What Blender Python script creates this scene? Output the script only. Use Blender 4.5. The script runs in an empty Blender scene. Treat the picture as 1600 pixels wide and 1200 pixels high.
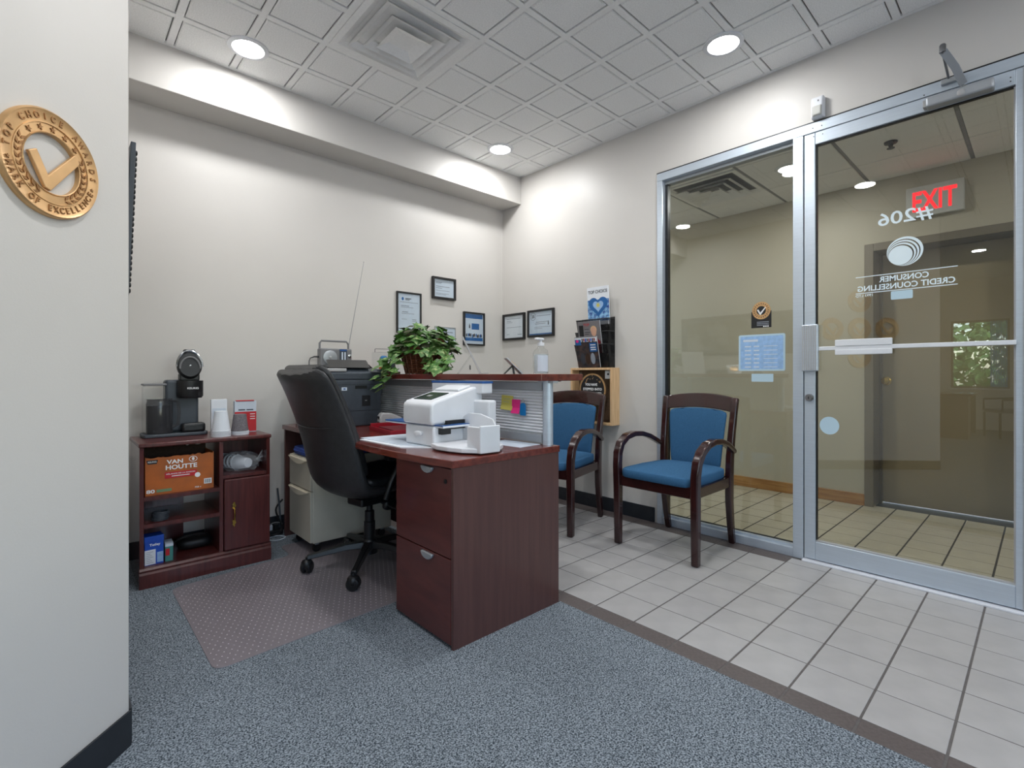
import bpy, math, random
from mathutils import Vector, Matrix
random.seed(7)
SC = bpy.context.scene
COL = SC.collection
PI = math.pi
R_ = math.radians

# ------------------------------------------------------------------ camera
cam_d = bpy.data.cameras.new('camera')
cam = bpy.data.objects.new('camera', cam_d); COL.objects.link(cam)
cam_d.sensor_width = 36.0
cam_d.lens = 36.0 * 772.0 / 1600.0
cam_d.shift_y = -0.010
cam_d.clip_start = 0.05
cam.location = (0.0, 0.0, 1.08)
cam.rotation_euler = (R_(90), 0, R_(-42.86))
SC.camera = cam

# ------------------------------------------------------------------ world, exposure
wd = bpy.data.worlds.new('world'); SC.world = wd
wd.use_nodes = True
wn = wd.node_tree.nodes; wl = wd.node_tree.links
sky = wn.new('ShaderNodeTexSky'); sky.sky_type = 'NISHITA'
sky.sun_disc = False; sky.sun_elevation = R_(42); sky.sun_rotation = R_(120)
wl.new(sky.outputs[0], wn['Background'].inputs[0])
wn['Background'].inputs[1].default_value = 0.72
sun_d = bpy.data.lights.new('sun', 'SUN'); sun_d.energy = 5.0; sun_d.angle = R_(1.0); sun_d.color = (1.0, .96, .90)
sun = bpy.data.objects.new('sun', sun_d); COL.objects.link(sun)
sun.rotation_euler = Vector((.25, 1.0, 1.15)).to_track_quat('Z', 'Y').to_euler()
SC.view_settings.view_transform = 'Standard'
SC.view_settings.look = 'None'
SC.view_settings.gamma = 1.0
SC.view_settings.use_curve_mapping = False
SC.view_settings.exposure = 0.56
LIGHT_W = 7.9          # each recessed downlight

# ------------------------------------------------------------------ materials
MATS = {}
def mat(name, col, rough=0.5, metal=0.0, var=0.06, scale=12.0, bump=0.0, bscale=60.0, spec=0.5, coat=0.0, stretch=None, col2=None, lo=0.35, hi=0.65, trans=0.0):
    m = bpy.data.materials.new(name); m.use_nodes = True
    nt = m.node_tree; n = nt.nodes; l = nt.links
    b = n['Principled BSDF']
    b.inputs['Roughness'].default_value = rough
    b.inputs['Metallic'].default_value = metal
    b.inputs['Specular IOR Level'].default_value = spec
    b.inputs['Coat Weight'].default_value = coat
    tc = n.new('ShaderNodeTexCoord'); mp = n.new('ShaderNodeMapping')
    l.new(tc.outputs['Object'], mp.inputs[0])
    if stretch: mp.inputs['Scale'].default_value = stretch
    nz = n.new('ShaderNodeTexNoise'); nz.inputs['Scale'].default_value = scale; nz.inputs['Detail'].default_value = 4
    l.new(mp.outputs[0], nz.inputs['Vector'])
    rp = n.new('ShaderNodeValToRGB')
    rp.color_ramp.elements[0].position = lo; rp.color_ramp.elements[1].position = hi
    c2 = col2 if col2 else tuple(min(1, c * (1 + var)) for c in col)
    c1 = col if col2 else tuple(c * (1 - var) for c in col)
    rp.color_ramp.elements[0].color = (*c1, 1); rp.color_ramp.elements[1].color = (*c2, 1)
    l.new(nz.outputs['Fac'], rp.inputs[0]); l.new(rp.outputs[0], b.inputs['Base Color'])
    if bump > 0:
        n2 = n.new('ShaderNodeTexNoise'); n2.inputs['Scale'].default_value = bscale; n2.inputs['Detail'].default_value = 3
        l.new(mp.outputs[0], n2.inputs['Vector'])
        bp = n.new('ShaderNodeBump'); bp.inputs['Strength'].default_value = bump; bp.inputs['Distance'].default_value = 0.004
        l.new(n2.outputs['Fac'], bp.inputs['Height']); l.new(bp.outputs[0], b.inputs['Normal'])
    MATS[name] = m
    return m

def glass(name, tint=(0.9, 0.93, 0.9), ior=1.52, rough=0.0):
    m = bpy.data.materials.new(name); m.use_nodes = True
    n = m.node_tree.nodes; l = m.node_tree.links
    n.remove(n['Principled BSDF'])
    t = n.new('ShaderNodeBsdfTransparent'); t.inputs[0].default_value = (*tint, 1)
    g = n.new('ShaderNodeBsdfGlossy'); g.inputs['Roughness'].default_value = rough
    fr = n.new('ShaderNodeFresnel'); fr.inputs[0].default_value = ior
    ge = n.new('ShaderNodeNewGeometry'); mr_ = n.new('ShaderNodeMapRange')      # same reflectance on both faces of the sheet
    mr_.inputs['To Min'].default_value = ior; mr_.inputs['To Max'].default_value = 1.0/ior
    l.new(ge.outputs['Backfacing'], mr_.inputs['Value']); l.new(mr_.outputs[0], fr.inputs[0])
    mx = n.new('ShaderNodeMixShader')
    l.new(fr.outputs[0], mx.inputs[0]); l.new(t.outputs[0], mx.inputs[1]); l.new(g.outputs[0], mx.inputs[2])
    l.new(mx.outputs[0], n['Material Output'].inputs[0])
    MATS[name] = m
    return m

def film(name, col, alpha, rough=0.4):
    m = bpy.data.materials.new(name); m.use_nodes = True
    b = m.node_tree.nodes['Principled BSDF']
    n = m.node_tree.nodes; l = m.node_tree.links
    nz = n.new('ShaderNodeTexNoise'); nz.inputs['Scale'].default_value = 40
    rp = n.new('ShaderNodeValToRGB')
    rp.color_ramp.elements[0].color = (*[c * 0.92 for c in col], 1); rp.color_ramp.elements[1].color = (*col, 1)
    l.new(nz.outputs[0], rp.inputs[0]); l.new(rp.outputs[0], b.inputs['Base Color'])
    b.inputs['Alpha'].default_value = alpha; b.inputs['Roughness'].default_value = rough
    MATS[name] = m
    return m

def emit(name, col, s):
    m = bpy.data.materials.new(name); m.use_nodes = True
    b = m.node_tree.nodes['Principled BSDF']
    b.inputs['Base Color'].default_value = (*col, 1)
    b.inputs['Emission Color'].default_value = (*col, 1); b.inputs['Emission Strength'].default_value = s
    MATS[name] = m
    return m

def srgb(r, g, b):
    def c(v):
        v /= 255.0
        return v / 12.92 if v <= 0.04045 else ((v + 0.055) / 1.055) ** 2.4
    return (c(r), c(g), c(b))

WALL = mat('wall_paint', (0.62, 0.595, 0.56), 0.42, var=0.015, scale=2.0, bump=0.05, bscale=180, spec=0.4)
CORW = mat('corridor_paint', (0.47, 0.425, 0.325), 0.5, var=0.02, scale=2.0, bump=0.05, bscale=180)
CEILT = mat('ceiling_tile', (0.88, 0.88, 0.87), 0.95, var=0.07, scale=160.0, bump=0.3, bscale=240, spec=0.1)
CEILB = mat('ceiling_bar', (0.86, 0.86, 0.85), 0.6, var=0.02, scale=60)
CEILG = mat('ceiling_gap', (0.24, 0.24, 0.24), 0.9)
BASEB = mat('rubber_base', srgb(34, 38, 44), 0.45, var=0.1)
CARPET = mat('carpet', srgb(46, 55, 63), 0.97, scale=205.0, col2=srgb(160, 169, 177), lo=0.37, hi=0.67, bump=0.3, bscale=205, spec=0.1)
TILE = mat('floor_tile', srgb(170, 168, 167), 0.38, var=0.05, scale=9, bump=0.06, bscale=160, spec=0.45)
TILEC = mat('corridor_tile', srgb(182, 174, 152), 0.33, var=0.05, scale=9, bump=0.05, bscale=160)
TILEB = mat('brown_tile', srgb(92, 84, 82), 0.5, var=0.12, scale=90, bump=0.1, bscale=160)
GROUT = mat('grout', srgb(96, 92, 90), 0.9, var=0.12, scale=40)
GROUTD = mat('grout_dark', srgb(62, 60, 56), 0.9, var=0.12, scale=40)
MAHO = mat('mahogany', srgb(82, 40, 38), 0.28, scale=4.0, col2=srgb(98, 49, 45), stretch=(1.2, 1.2, 6), spec=0.5, coat=0.15)
MAHOX = mat('mahogany_side', srgb(82, 53, 50), 0.34, scale=5.0, col2=srgb(92, 61, 56), stretch=(9, 9, 0.5), spec=0.5, coat=0.1)
MAHOT = mat('mahogany_top', srgb(88, 34, 28), 0.2, scale=5.0, col2=srgb(116, 50, 40), stretch=(9, 0.7, 9), spec=0.5, coat=0.35)
CHERRY = mat('bookcase_laminate', srgb(74, 32, 30), 0.3, scale=6.0, col2=srgb(96, 44, 41), stretch=(9, 9, 0.7), coat=0.2)
CHERRYG = mat('bookcase_laminate_side', srgb(78, 36, 33), 0.1, scale=6.0, col2=srgb(92, 43, 40), stretch=(9, 9, 0.7), coat=0.5)
CWOOD = mat('chair_wood', srgb(38, 16, 17), 0.2, scale=6.0, col2=srgb(54, 23, 22), stretch=(5, 5, 1.0), coat=0.5)
OAK = mat('oak', srgb(150, 104, 56), 0.4, scale=7.0, col2=srgb(178, 132, 78), stretch=(9, 0.6, 9))
MAPLE = mat('maple', srgb(206, 166, 122), 0.4, scale=7.0, col2=srgb(226, 190, 146), stretch=(9, 9, 0.7))
FABRIC = mat('blue_fabric', srgb(42, 84, 120), 0.9, scale=260.0, col2=srgb(66, 110, 148), bump=0.5, bscale=380, stretch=(1, 1, 2.2), spec=0.2)
LEATHER = mat('black_leather', srgb(44, 44, 46), 0.34, var=0.15, scale=30, bump=0.25, bscale=220, spec=0.5)
BPLAST = mat('black_plastic', srgb(22, 23, 25), 0.38, var=0.1, scale=30)
DPLAST = mat('charcoal_plastic', srgb(62, 69, 77), 0.45, var=0.06, scale=30, bump=0.08, bscale=400)
GPLAST = mat('grey_plastic', srgb(120, 120, 122), 0.45, var=0.05)
LGREY = mat('light_grey_plastic', srgb(172, 172, 172), 0.4, var=0.04)
WPLAST = mat('white_plastic', srgb(222, 224, 228), 0.35, var=0.02)
BLUEP = mat('blue_plastic', srgb(38, 86, 150), 0.35, var=0.05)
ALU = mat('brushed_aluminium', srgb(196, 206, 216), 0.36, 0.45, var=0.03, scale=6, stretch=(1, 1, 20))
ALUD = mat('dull_aluminium', srgb(170, 174, 178), 0.42, 0.5, var=0.04)
STEEL = mat('steel', srgb(150, 150, 152), 0.28, 1.0, var=0.05)
CHROME = mat('chrome', srgb(210, 212, 214), 0.12, 1.0, var=0.02)
GOLD = mat('gold_metal', srgb(214, 172, 122), 0.34, 0.6, var=0.12, scale=14)
GOLDD = mat('gold_relief', srgb(150, 108, 66), 0.35, 0.5, var=0.1, scale=30)
BRASS = mat('brass', srgb(206, 170, 84), 0.2, 1.0, var=0.08)
CREAM = mat('cream_enamel', srgb(196, 190, 174), 0.42, var=0.02)
CREAML = mat('cream_handle', srgb(222, 212, 190), 0.4, var=0.02)
CUSHB = mat('blue_cushion', srgb(44, 72, 150), 0.9, var=0.1, scale=120, bump=0.3, bscale=300)
PAPER = mat('paper', srgb(226, 230, 236), 0.7, var=0.02)
PAPERB = mat('paper_cool', srgb(206, 216, 228), 0.6, var=0.02)
INK = mat('ink', srgb(60, 62, 70), 0.7)
INKL = mat('ink_pale', srgb(150, 156, 166), 0.7)
FRAMEB = mat('black_frame', srgb(28, 27, 28), 0.4, var=0.1)
WHITEI = mat('white_print', srgb(240, 240, 240), 0.6, var=0.01)
ORANGE = mat('orange_card', srgb(198, 104, 36), 0.6, scale=6, col2=srgb(150, 84, 40))
DBROWN = mat('dark_card', srgb(62, 40, 26), 0.8, var=0.15, scale=60)
REDC = mat('red_card', srgb(192, 28, 38), 0.5, var=0.05)
TEALC = mat('teal_card', srgb(70, 140, 132), 0.5, var=0.08)
BLUEC = mat('blue_card', srgb(24, 78, 186), 0.45, var=0.08)
BLUEC2 = mat('mid_blue_print', srgb(30, 96, 160), 0.5, var=0.08)
SKYC = mat('pale_blue_print', srgb(150, 186, 226), 0.5, var=0.1, scale=40)
REDTRAY = mat('red_tray', srgb(150, 20, 36), 0.35, var=0.05)
YNOTE = mat('yellow_note', srgb(206, 194, 96), 0.8, var=0.04)
PNOTE = mat('pink_note', srgb(232, 46, 132), 0.8, var=0.04)
TEALTAG = mat('blue_tag', srgb(14, 112, 176), 0.3, var=0.05)
GREYCUP = mat('grey_cup', srgb(96, 90, 94), 0.7, scale=220, col2=srgb(130, 124, 128))
WICKER = mat('wicker', srgb(72, 38, 24), 0.65, scale=60, col2=srgb(128, 78, 50), stretch=(1, 1, 3))
LEAF1 = mat('leaf_green', srgb(46, 88, 34), 0.45, scale=40, col2=srgb(96, 140, 66))
LEAF2 = mat('leaf_pale', srgb(70, 116, 50), 0.45, scale=60, col2=srgb(176, 192, 128), lo=0.48, hi=0.70)
LEAF3 = mat('leaf_dark', srgb(38, 62, 36), 0.45, scale=40, col2=srgb(84, 78, 56))
STEM = mat('stem', srgb(92, 98, 50), 0.6)
SIGNW = mat('sign_white', srgb(196, 196, 190), 0.5, var=0.02)
BLACKC = mat('black_card', srgb(22, 22, 24), 0.5, var=0.1)
BROWNBD = mat('brown_board', srgb(104, 82, 62), 0.8, var=0.2, scale=70)
SCREEN = mat('dark_screen', srgb(52, 62, 60), 0.15, var=0.1)
DOORP = mat('corridor_door', srgb(150, 136, 108), 0.35, var=0.03, scale=3)
DFRAME = mat('door_frame', srgb(116, 106, 88), 0.4, var=0.04)
PANTONE = mat('panorama_print', srgb(60, 50, 36), 0.06, scale=3.5, col2=srgb(150, 146, 138), lo=0.45, hi=0.62, spec=0.7)
BARK = mat('bark', srgb(84, 66, 48), 0.9, var=0.2)
TREE = mat('tree_leaf', srgb(52, 104, 52), 0.7, scale=6, col2=srgb(140, 190, 110))
GRASS = mat('lawn', srgb(70, 110, 56), 0.9, var=0.2, scale=8)
BLINDM = film('blind_fabric', srgb(110, 190, 245), 0.5)
EMIT = emit('lamp_lens', (1.0, 0.985, 0.965), 14.0)
EXITR = emit('exit_red', (1.0, 0.012, 0.02), 1.1)
PANE = glass('entrance_glass', (0.92, 0.93, 0.90), 1.80)
CLEAR = glass('clear_glass', (0.97, 0.98, 0.98), 1.4)
WATER = film('clear_gel', srgb(206, 222, 232), 0.35, 0.15)
SMOKE = film('smoked_plastic', srgb(70, 72, 76), 0.55, 0.1)
MATP = film('vinyl_mat', srgb(146, 138, 143), 0.82, 0.3)
BAGP = film('clear_bag', srgb(225, 225, 228), 0.2, 0.12)
MESHB = film('black_mesh', srgb(30, 30, 32), 0.5, 0.5)
RIBP = film('ribbed_panel', srgb(206, 208, 210), 0.8, 0.3)
STKR = film('frosted_sticker', srgb(196, 222, 236), 0.9, 0.6)

# ------------------------------------------------------------------ mesh builder
class MB:
    def __init__(s): s.v = []; s.f = []
    def add(s, vs, fs):
        o = len(s.v); s.v += [tuple(p) for p in vs]; s.f += [tuple(i + o for i in q) for q in fs]; return s
    def box(s, x0, x1, y0, y1, z0, z1):
        return s.add([(x0,y0,z0),(x1,y0,z0),(x1,y1,z0),(x0,y1,z0),(x0,y0,z1),(x1,y0,z1),(x1,y1,z1),(x0,y1,z1)],
                     [(0,3,2,1),(4,5,6,7),(0,1,5,4),(1,2,6,5),(2,3,7,6),(3,0,4,7)])
    def obox(s, c, d, rot=(0,0,0)):
        from mathutils import Euler
        M = Euler(rot).to_matrix(); k = len(s.v)
        s.box(-d[0]/2, d[0]/2, -d[1]/2, d[1]/2, -d[2]/2, d[2]/2)
        for i in range(k, len(s.v)): s.v[i] = tuple(M @ Vector(s.v[i]) + Vector(c))
        return s
    def prism(s, pts, ax, a0, a1):
        n = len(pts)
        def P(p, a): return {'x': (a, p[0], p[1]), 'y': (p[0], a, p[1]), 'z': (p[0], p[1], a)}[ax]
        vs = [P(p, a0) for p in pts] + [P(p, a1) for p in pts]
        fs = [tuple(range(n))[::-1], tuple(range(n, 2*n))] + [(i, (i+1) % n, (i+1) % n + n, i + n) for i in range(n)]
        return s.add(vs, fs)
    def tube(s, pts, r, n=8):
        pts = [Vector(p) for p in pts]; m = len(pts)
        rs = r if isinstance(r, (list, tuple)) else [r] * m
        up = None; vs = []; fs = []
        for i, p in enumerate(pts):
            t = (pts[min(i+1, m-1)] - pts[max(i-1, 0)]).normalized()
            if up is None:
                up = Vector((0,0,1)) if abs(t.z) < 0.9 else Vector((1,0,0))
            a = t.cross(up).normalized(); b = a.cross(t).normalized(); up = b
            for k in range(n):
                q = 2*PI*k/n
                vs.append(p + (a*math.cos(q) + b*math.sin(q)) * rs[i])
        for i in range(m-1):
            for k in range(n):
                fs.append((i*n+k, i*n+(k+1) % n, (i+1)*n+(k+1) % n, (i+1)*n+k))
        fs.append(tuple(range(n))[::-1]); fs.append(tuple(range((m-1)*n, m*n)))
        return s.add(vs, fs)
    def sweep(s, pts, side, w, t):
        # rectangular section: w along the constant side vector, t across it
        pts = [Vector(p) for p in pts]; side = Vector(side).normalized(); m = len(pts)
        ws = w if isinstance(w, (list, tuple)) else [w]*m
        ts = t if isinstance(t, (list, tuple)) else [t]*m
        vs = []; fs = []
        for i, p in enumerate(pts):
            d = (pts[min(i+1, m-1)] - pts[max(i-1, 0)]).normalized()
            nn = d.cross(side).normalized(); sd = nn.cross(d).normalized()
            a = sd * ws[i]/2; b = nn * ts[i]/2
            vs += [p-a-b, p+a-b, p+a+b, p-a+b]
        for i in range(m-1):
            for k in range(4):
                fs.append((i*4+k, i*4+(k+1) % 4, (i+1)*4+(k+1) % 4, (i+1)*4+k))
        fs.append((3,2,1,0)); fs.append(tuple(range((m-1)*4, m*4)))
        return s.add(vs, fs)
    def lathe(s, prof, n=20, c=(0,0,0), caps=True):
        vs = []; fs = []; m = len(prof)
        for r, z in prof:
            for k in range(n):
                q = 2*PI*k/n; vs.append((c[0]+r*math.cos(q), c[1]+r*math.sin(q), c[2]+z))
        for i in range(m-1):
            for k in range(n):
                fs.append((i*n+k, i*n+(k+1) % n, (i+1)*n+(k+1) % n, (i+1)*n+k))
        if caps:
            fs.append(tuple(range(n))[::-1]); fs.append(tuple(range((m-1)*n, m*n)))
        return s.add(vs, fs)
    def blob(s, c, d, e=0.35, nu=20, nv=10):
        # rounded box (superellipsoid) of full size d
        def pw(a): return math.copysign(abs(a)**e, a)
        vs = [(c[0], c[1], c[2]-d[2]/2)]; fs = []
        for j in range(1, nv):
            ph = -PI/2 + PI*j/nv
            for i in range(nu):
                th = 2*PI*i/nu
                vs.append((c[0]+d[0]/2*pw(math.cos(ph))*pw(math.cos(th)), c[1]+d[1]/2*pw(math.cos(ph))*pw(math.sin(th)), c[2]+d[2]/2*pw(math.sin(ph))))
        vs.append((c[0], c[1], c[2]+d[2]/2))
        for i in range(nu):
            fs.append((0, 1+(i+1) % nu, 1+i))
            fs.append((len(vs)-1, 1+(nv-2)*nu+i, 1+(nv-2)*nu+(i+1) % nu))
            for j in range(nv-2):
                fs.append((1+j*nu+i, 1+j*nu+(i+1) % nu, 1+(j+1)*nu+(i+1) % nu, 1+(j+1)*nu+i))
        return s.add(vs, fs)
    def loft(s, rings, caps=True):
        n = len(rings[0]); vs = [p for r in rings for p in r]; fs = []
        for i in range(len(rings)-1):
            for k in range(n):
                fs.append((i*n+k, i*n+(k+1) % n, (i+1)*n+(k+1) % n, (i+1)*n+k))
        if caps:
            fs.append(tuple(range(n))[::-1]); fs.append(tuple(range((len(rings)-1)*n, len(rings)*n)))
        return s.add(vs, fs)
    def xf(s, M, k=0):
        for i in range(k, len(s.v)): s.v[i] = tuple(M @ Vector(s.v[i]))
        return s
    def mesh(s, name, m, smooth=False, ang=40):
        me = bpy.data.meshes.new(name); me.from_pydata(s.v, [], s.f); me.update()
        if smooth:
            me.polygons.foreach_set('use_smooth', [True]*len(me.polygons))
            me.set_sharp_from_angle(angle=R_(ang))
        me.materials.append(m)
        return me
    def build(s, name, m, parent=None, smooth=False, bevel=0, sub=0, seg=2, ang=40, loc=None, rot=None):
        import bmesh
        me = s.mesh(name, m, smooth, ang)
        bm = bmesh.new(); bm.from_mesh(me); bmesh.ops.recalc_face_normals(bm, faces=bm.faces); bm.to_mesh(me); bm.free()
        o = bpy.data.objects.new(name, me); COL.objects.link(o)
        if parent: o.parent = parent
        if loc: o.location = loc
        if rot: o.rotation_euler = rot
        if bevel:
            b = o.modifiers.new('bevel', 'BEVEL'); b.width = bevel; b.segments = seg; b.limit_method = 'ANGLE'; b.angle_limit = R_(50)
        if sub:
            q = o.modifiers.new('sub', 'SUBSURF'); q.levels = sub; q.render_levels = sub
        return o

def tag(o, label, cat, group=None, kind=None):
    if label: o['label'] = label
    if cat: o['category'] = cat
    if group: o['group'] = group
    if kind: o['kind'] = kind
    return o
def thing(name, label, cat, loc=(0,0,0), rz=0, group=None, rot=None):
    o = bpy.data.objects.new(name, None); COL.objects.link(o)
    o.empty_display_size = 0.05
    o.location = loc; o.rotation_euler = rot if rot else (0, 0, rz)
    return tag(o, label, cat, group)
def struct(o): o['kind'] = 'structure'; return o
def copy_tree(o, parent=None):
    c = o.copy(); COL.objects.link(c); c.parent = parent
    for ch in list(o.children): copy_tree(ch, c)
    return c
def bx(name, m, parent, *a, bevel=0.0, **k): return MB().box(*a).build(name, m, parent, bevel=bevel, **k)

# text as mesh; lies in the local xz plane reading along +x, facing -y
TCACHE = {}
def text_geo(s, bold=0.0):
    key = (s, bold)
    if key not in TCACHE:
        cu = bpy.data.curves.new('t', 'FONT'); cu.body = s; cu.size = 1.0; cu.align_x = 'CENTER'; cu.align_y = 'CENTER'
        cu.offset = bold; cu.resolution_u = 3
        ob = bpy.data.objects.new('t', cu); COL.objects.link(ob)
        dg = bpy.context.evaluated_depsgraph_get(); dg.update()
        me = bpy.data.meshes.new_from_object(ob.evaluated_get(dg))
        TCACHE[key] = ([tuple(v.co) for v in me.vertices], [tuple(p.vertices) for p in me.polygons])
        bpy.data.objects.remove(ob); bpy.data.curves.remove(cu); bpy.data.meshes.remove(me)
    return TCACHE[key]
def text(name, s, size, m, parent, loc, rot=(0,0,0), width=None, bold=0.0, depth=0.0006, mirror=False):
    vs, fs = text_geo(s, bold)
    xs = [v[0] for v in vs]; w = max(xs) - min(xs); xm = (max(xs) + min(xs)) / 2
    ys = [v[1] for v in vs]; hh = max(ys) - min(ys); ym = (max(ys) + min(ys)) / 2
    sy = size / hh; sx = (width / w) if width else sy
    mb = MB(); n = len(vs)
    g = -1 if mirror else 1
    P = [(g*(v[0]-xm)*sx, 0.0, (v[1]-ym)*sy) for v in vs]
    # front face, plus a thin back copy and rim
    Q = [(p[0], depth, p[2]) for p in P]
    mb.add(P + Q, fs + [tuple(i + n for i in f[::-1]) for f in fs])
    cnt = {}
    for f in fs:
        for i in range(len(f)):
            e = (f[i], f[(i+1) % len(f)]); k = tuple(sorted(e)); cnt.setdefault(k, []).append(e)
    mb.add(P + Q, [(e[0][1], e[0][0], e[0][0]+n, e[0][1]+n) for e in cnt.values() if len(e) == 1])
    me = mb.mesh(name, m)
    o = bpy.data.objects.new(name, me); COL.objects.link(o); o.parent = parent; o.location = loc; o.rotation_euler = rot
    return o

# ================================================================== SETTING
ZC = 2.914            # ceiling
XR = 3.21             # wall with the entrance
YB = 3.59             # back wall
# --- floors
struct(bx('floor_carpet', CARPET, None, -6.8, 1.757, -3.1, 3.6, -0.06, 0.004))
tf = struct(bx('floor_tile', GROUT, None, 1.757, 3.33, -3.1, 3.6, -0.06, -0.0015))
def tile_mesh(w, d, m):
    return MB().loft([[(-w/2,-d/2,-0.008),(w/2,-d/2,-0.008),(w/2,d/2,-0.008),(-w/2,d/2,-0.008)],
                      [(-w/2,-d/2,-0.001),(w/2,-d/2,-0.001),(w/2,d/2,-0.001),(-w/2,d/2,-0.001)],
                      [(-w/2+.002,-d/2+.002,0),(w/2-.002,-d/2+.002,0),(w/2-.002,d/2-.002,0),(-w/2+.002,d/2-.002,0)]]).mesh('tile', m)
def place(name, me, parent, loc, rz=0):
    o = bpy.data.objects.new(name, me); COL.objects.link(o); o.parent = parent; o.location = loc
    o.rotation_euler = (0, 0, rz); return o
TP = 0.206
me_t = tile_mesh(0.2000, 0.1985, TILE)
me_cut = tile_mesh(0.094, 0.1985, TILEB)
me_cut2 = tile_mesh(0.118, 0.1985, TILEB)
me_cutl = tile_mesh(0.084, 0.1985, TILE)
for r in range(-7, 17):
    yc = 0.187 + TP*(r + 0.5)
    if yc > 3.5: continue
    for c in range(6):
        place('tile', me_t, tf, (1.855 + 0.205*(c + 0.5), yc, random.uniform(-.0004, .0003)))
    place('tile', me_cut, tf, (1.807, yc, 0))
    place('tile', me_cut2 if yc > 0.95 else me_cutl, tf, (3.147 if yc > 0.95 else 3.130, yc, 0))
cf = struct(bx('floor_corridor', GROUTD, None, 3.33, 5.3, -1.6, 4.6, -0.06, -0.0015))
me_tc = tile_mesh(0.1975, 0.1965, TILEC)
for r in range(-4, 16):
    yc = 0.187 + TP*(r + 0.5)
    for c in range(8):
        place('tile', me_tc, cf, (3.29 + 0.205*(c + 0.5), yc, random.uniform(-.0004, .0003)))
# --- ceilings
ce = struct(bx('ceiling', CEILG, None, -6.8, 3.34, -3.1, 3.7, 2.927, 3.0))
GX, GY, GP = 2.044, 2.088, 0.314
def field(w, d):
    k = 0.012
    return MB().loft([[(-w/2,-d/2,0.012),(w/2,-d/2,0.012),(w/2,d/2,0.012),(-w/2,d/2,0.012)],
                      [(-w/2,-d/2,0.005),(w/2,-d/2,0.005),(w/2,d/2,0.005),(-w/2,d/2,0.005)],
                      [(-w/2+k*.5,-d/2+k*.5,0),(w/2-k*.5,-d/2+k*.5,0),(w/2-k*.5,d/2-k*.5,0),(-w/2+k*.5,d/2-k*.5,0)]]).mesh('ceiling_tile', CEILT)
me_f = field(0.268, 0.268); me_fn = field(0.180, 0.268)
for i in range(-11, 4):
    for j in range(-9, 4):
        xc = GX + GP*(i + 0.5); yc = GY + GP*(j + 0.5)
        if -3 <= i <= -2 and 0 <= j <= 1: continue
        if yc - xc > 2.0 and xc < .02: continue
        if i == 3: place('ceiling_tile', me_fn, ce, (3.098, yc, ZC)); continue
        place('ceiling_tile', me_f, ce, (xc, yc, ZC))
for i in range(-11, 4):
    x = GX + GP*i
    for y0, y1 in ([(-1.05, GY-.0), (GY + 2*GP, 3.335)] if i == -2 else [(-1.05, 3.335)]):
        bx('grid_bar', CEILB, ce, x-.017, x+.017, y0, y1, ZC-.001, ZC+.013, bevel=.002)
for j in range(-9, 4):
    y = GY + GP*j
    for x0, x1 in ([(-1.7, GX-3*GP), (GX-GP, 3.2)] if j == 1 else [(-1.7, 3.2)]):
        bx('grid_bar', CEILB, ce, x0, x1, y-.017, y+.017, ZC-.0006, ZC+.013, bevel=.002)
bx('wall_angle', CEILB, ce, 3.186, 3.21, -3.0, 3.335, ZC, ZC+.013)
bx('wall_angle', CEILB, ce, .16, 3.2, 3.312, 3.335, ZC, ZC+.013)
bx('tile_field', CEILT, ce, -6.7, -1.42, -3.0, 1.6, ZC+.002, ZC+.013)
bx('tile_field', CEILT, ce, -1.42, 3.2, -3.0, -1.05, ZC+.002, ZC+.013)
cc = struct(bx('ceiling_corridor', CEILG, None, 3.33, 5.3, -1.6, 4.6, 2.645, 2.70))
for yy in range(-3, 6):
    y0 = 0.35 + 0.62*yy
    for x0, x1 in ((3.335, 3.775), (3.785, 4.405), (4.415, 4.868)):
        if yy == 2 and x0 > 3.78 and x0 < 4: continue
        bx('ceiling_tile', CEILT, cc, x0, x1, y0+.012, y0+.608, 2.632, 2.646, bevel=.003)
    bx('grid_bar', CEILG, cc, 3.335, 4.868, y0-.010, y0+.010, 2.636, 2.646)
# --- walls
struct(bx('wall_back', WALL, None, 0.04, 3.33, YB, YB+.1, -.05, 3.0))
struct(MB().box(.16, XR, 3.335, YB, 2.665, 2.96).build('wall_soffit', WALL, None, bevel=.004))
wr = MB(); wr.box(XR, 3.33, 1.906, 3.6, -.05, 3.0); wr.box(XR, 3.33, -3.1, -.085, -.05, 3.0); wr.box(XR, 3.33, -.085, 1.906, 2.523, 3.0)
struct(wr.build('wall_right', WALL))
struct(MB().prism([(.16,1.806),(.04,1.857),(-.935,.881),(-.85,.796)], 'z', -.05, 3.0).build('wall_left', WALL, None, bevel=.003))
struct(MB().prism([(.16,1.806),(.16,3.6),(.04,3.6),(.04,1.857)], 'z', -.05, 3.0).build('wall_alcove', WALL))
struct(MB().prism([(-.85,.796),(-.935,.881),(-1.65,1.68),(-1.65,1.596)], 'z', -.05, 3.0).build('wall_passage', WALL))
struct(bx('wall_office', WALL, None, -6.8, -1.65, 1.596, 1.7, -.05, 3.0))
wq = MB(); ADDED_WIN_X = (-4.6, -2.2, .2); RWW = 1.7
wq.box(-6.8, 3.33, -3.1, -3.0, -.05, .8); wq.box(-6.8, 3.33, -3.1, -3.0, 2.3, 3.0)
for a, b in ((-6.8, ADDED_WIN_X[0]), (ADDED_WIN_X[0]+RWW, ADDED_WIN_X[1]), (ADDED_WIN_X[1]+RWW, ADDED_WIN_X[2]), (ADDED_WIN_X[2]+RWW, 3.33)): wq.box(a, b, -3.1, -3.0, .8, 2.3)
struct(wq.build('wall_rear', WALL))
ww = MB(); ww.box(-6.8,-6.7,-3.0,.44,-.05,3.0); ww.box(-6.8,-6.7,1.27,1.6,-.05,3.0); ww.box(-6.8,-6.7,.44,1.27,-.05,.80); ww.box(-6.8,-6.7,.44,1.27,2.12,3.0)
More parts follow.
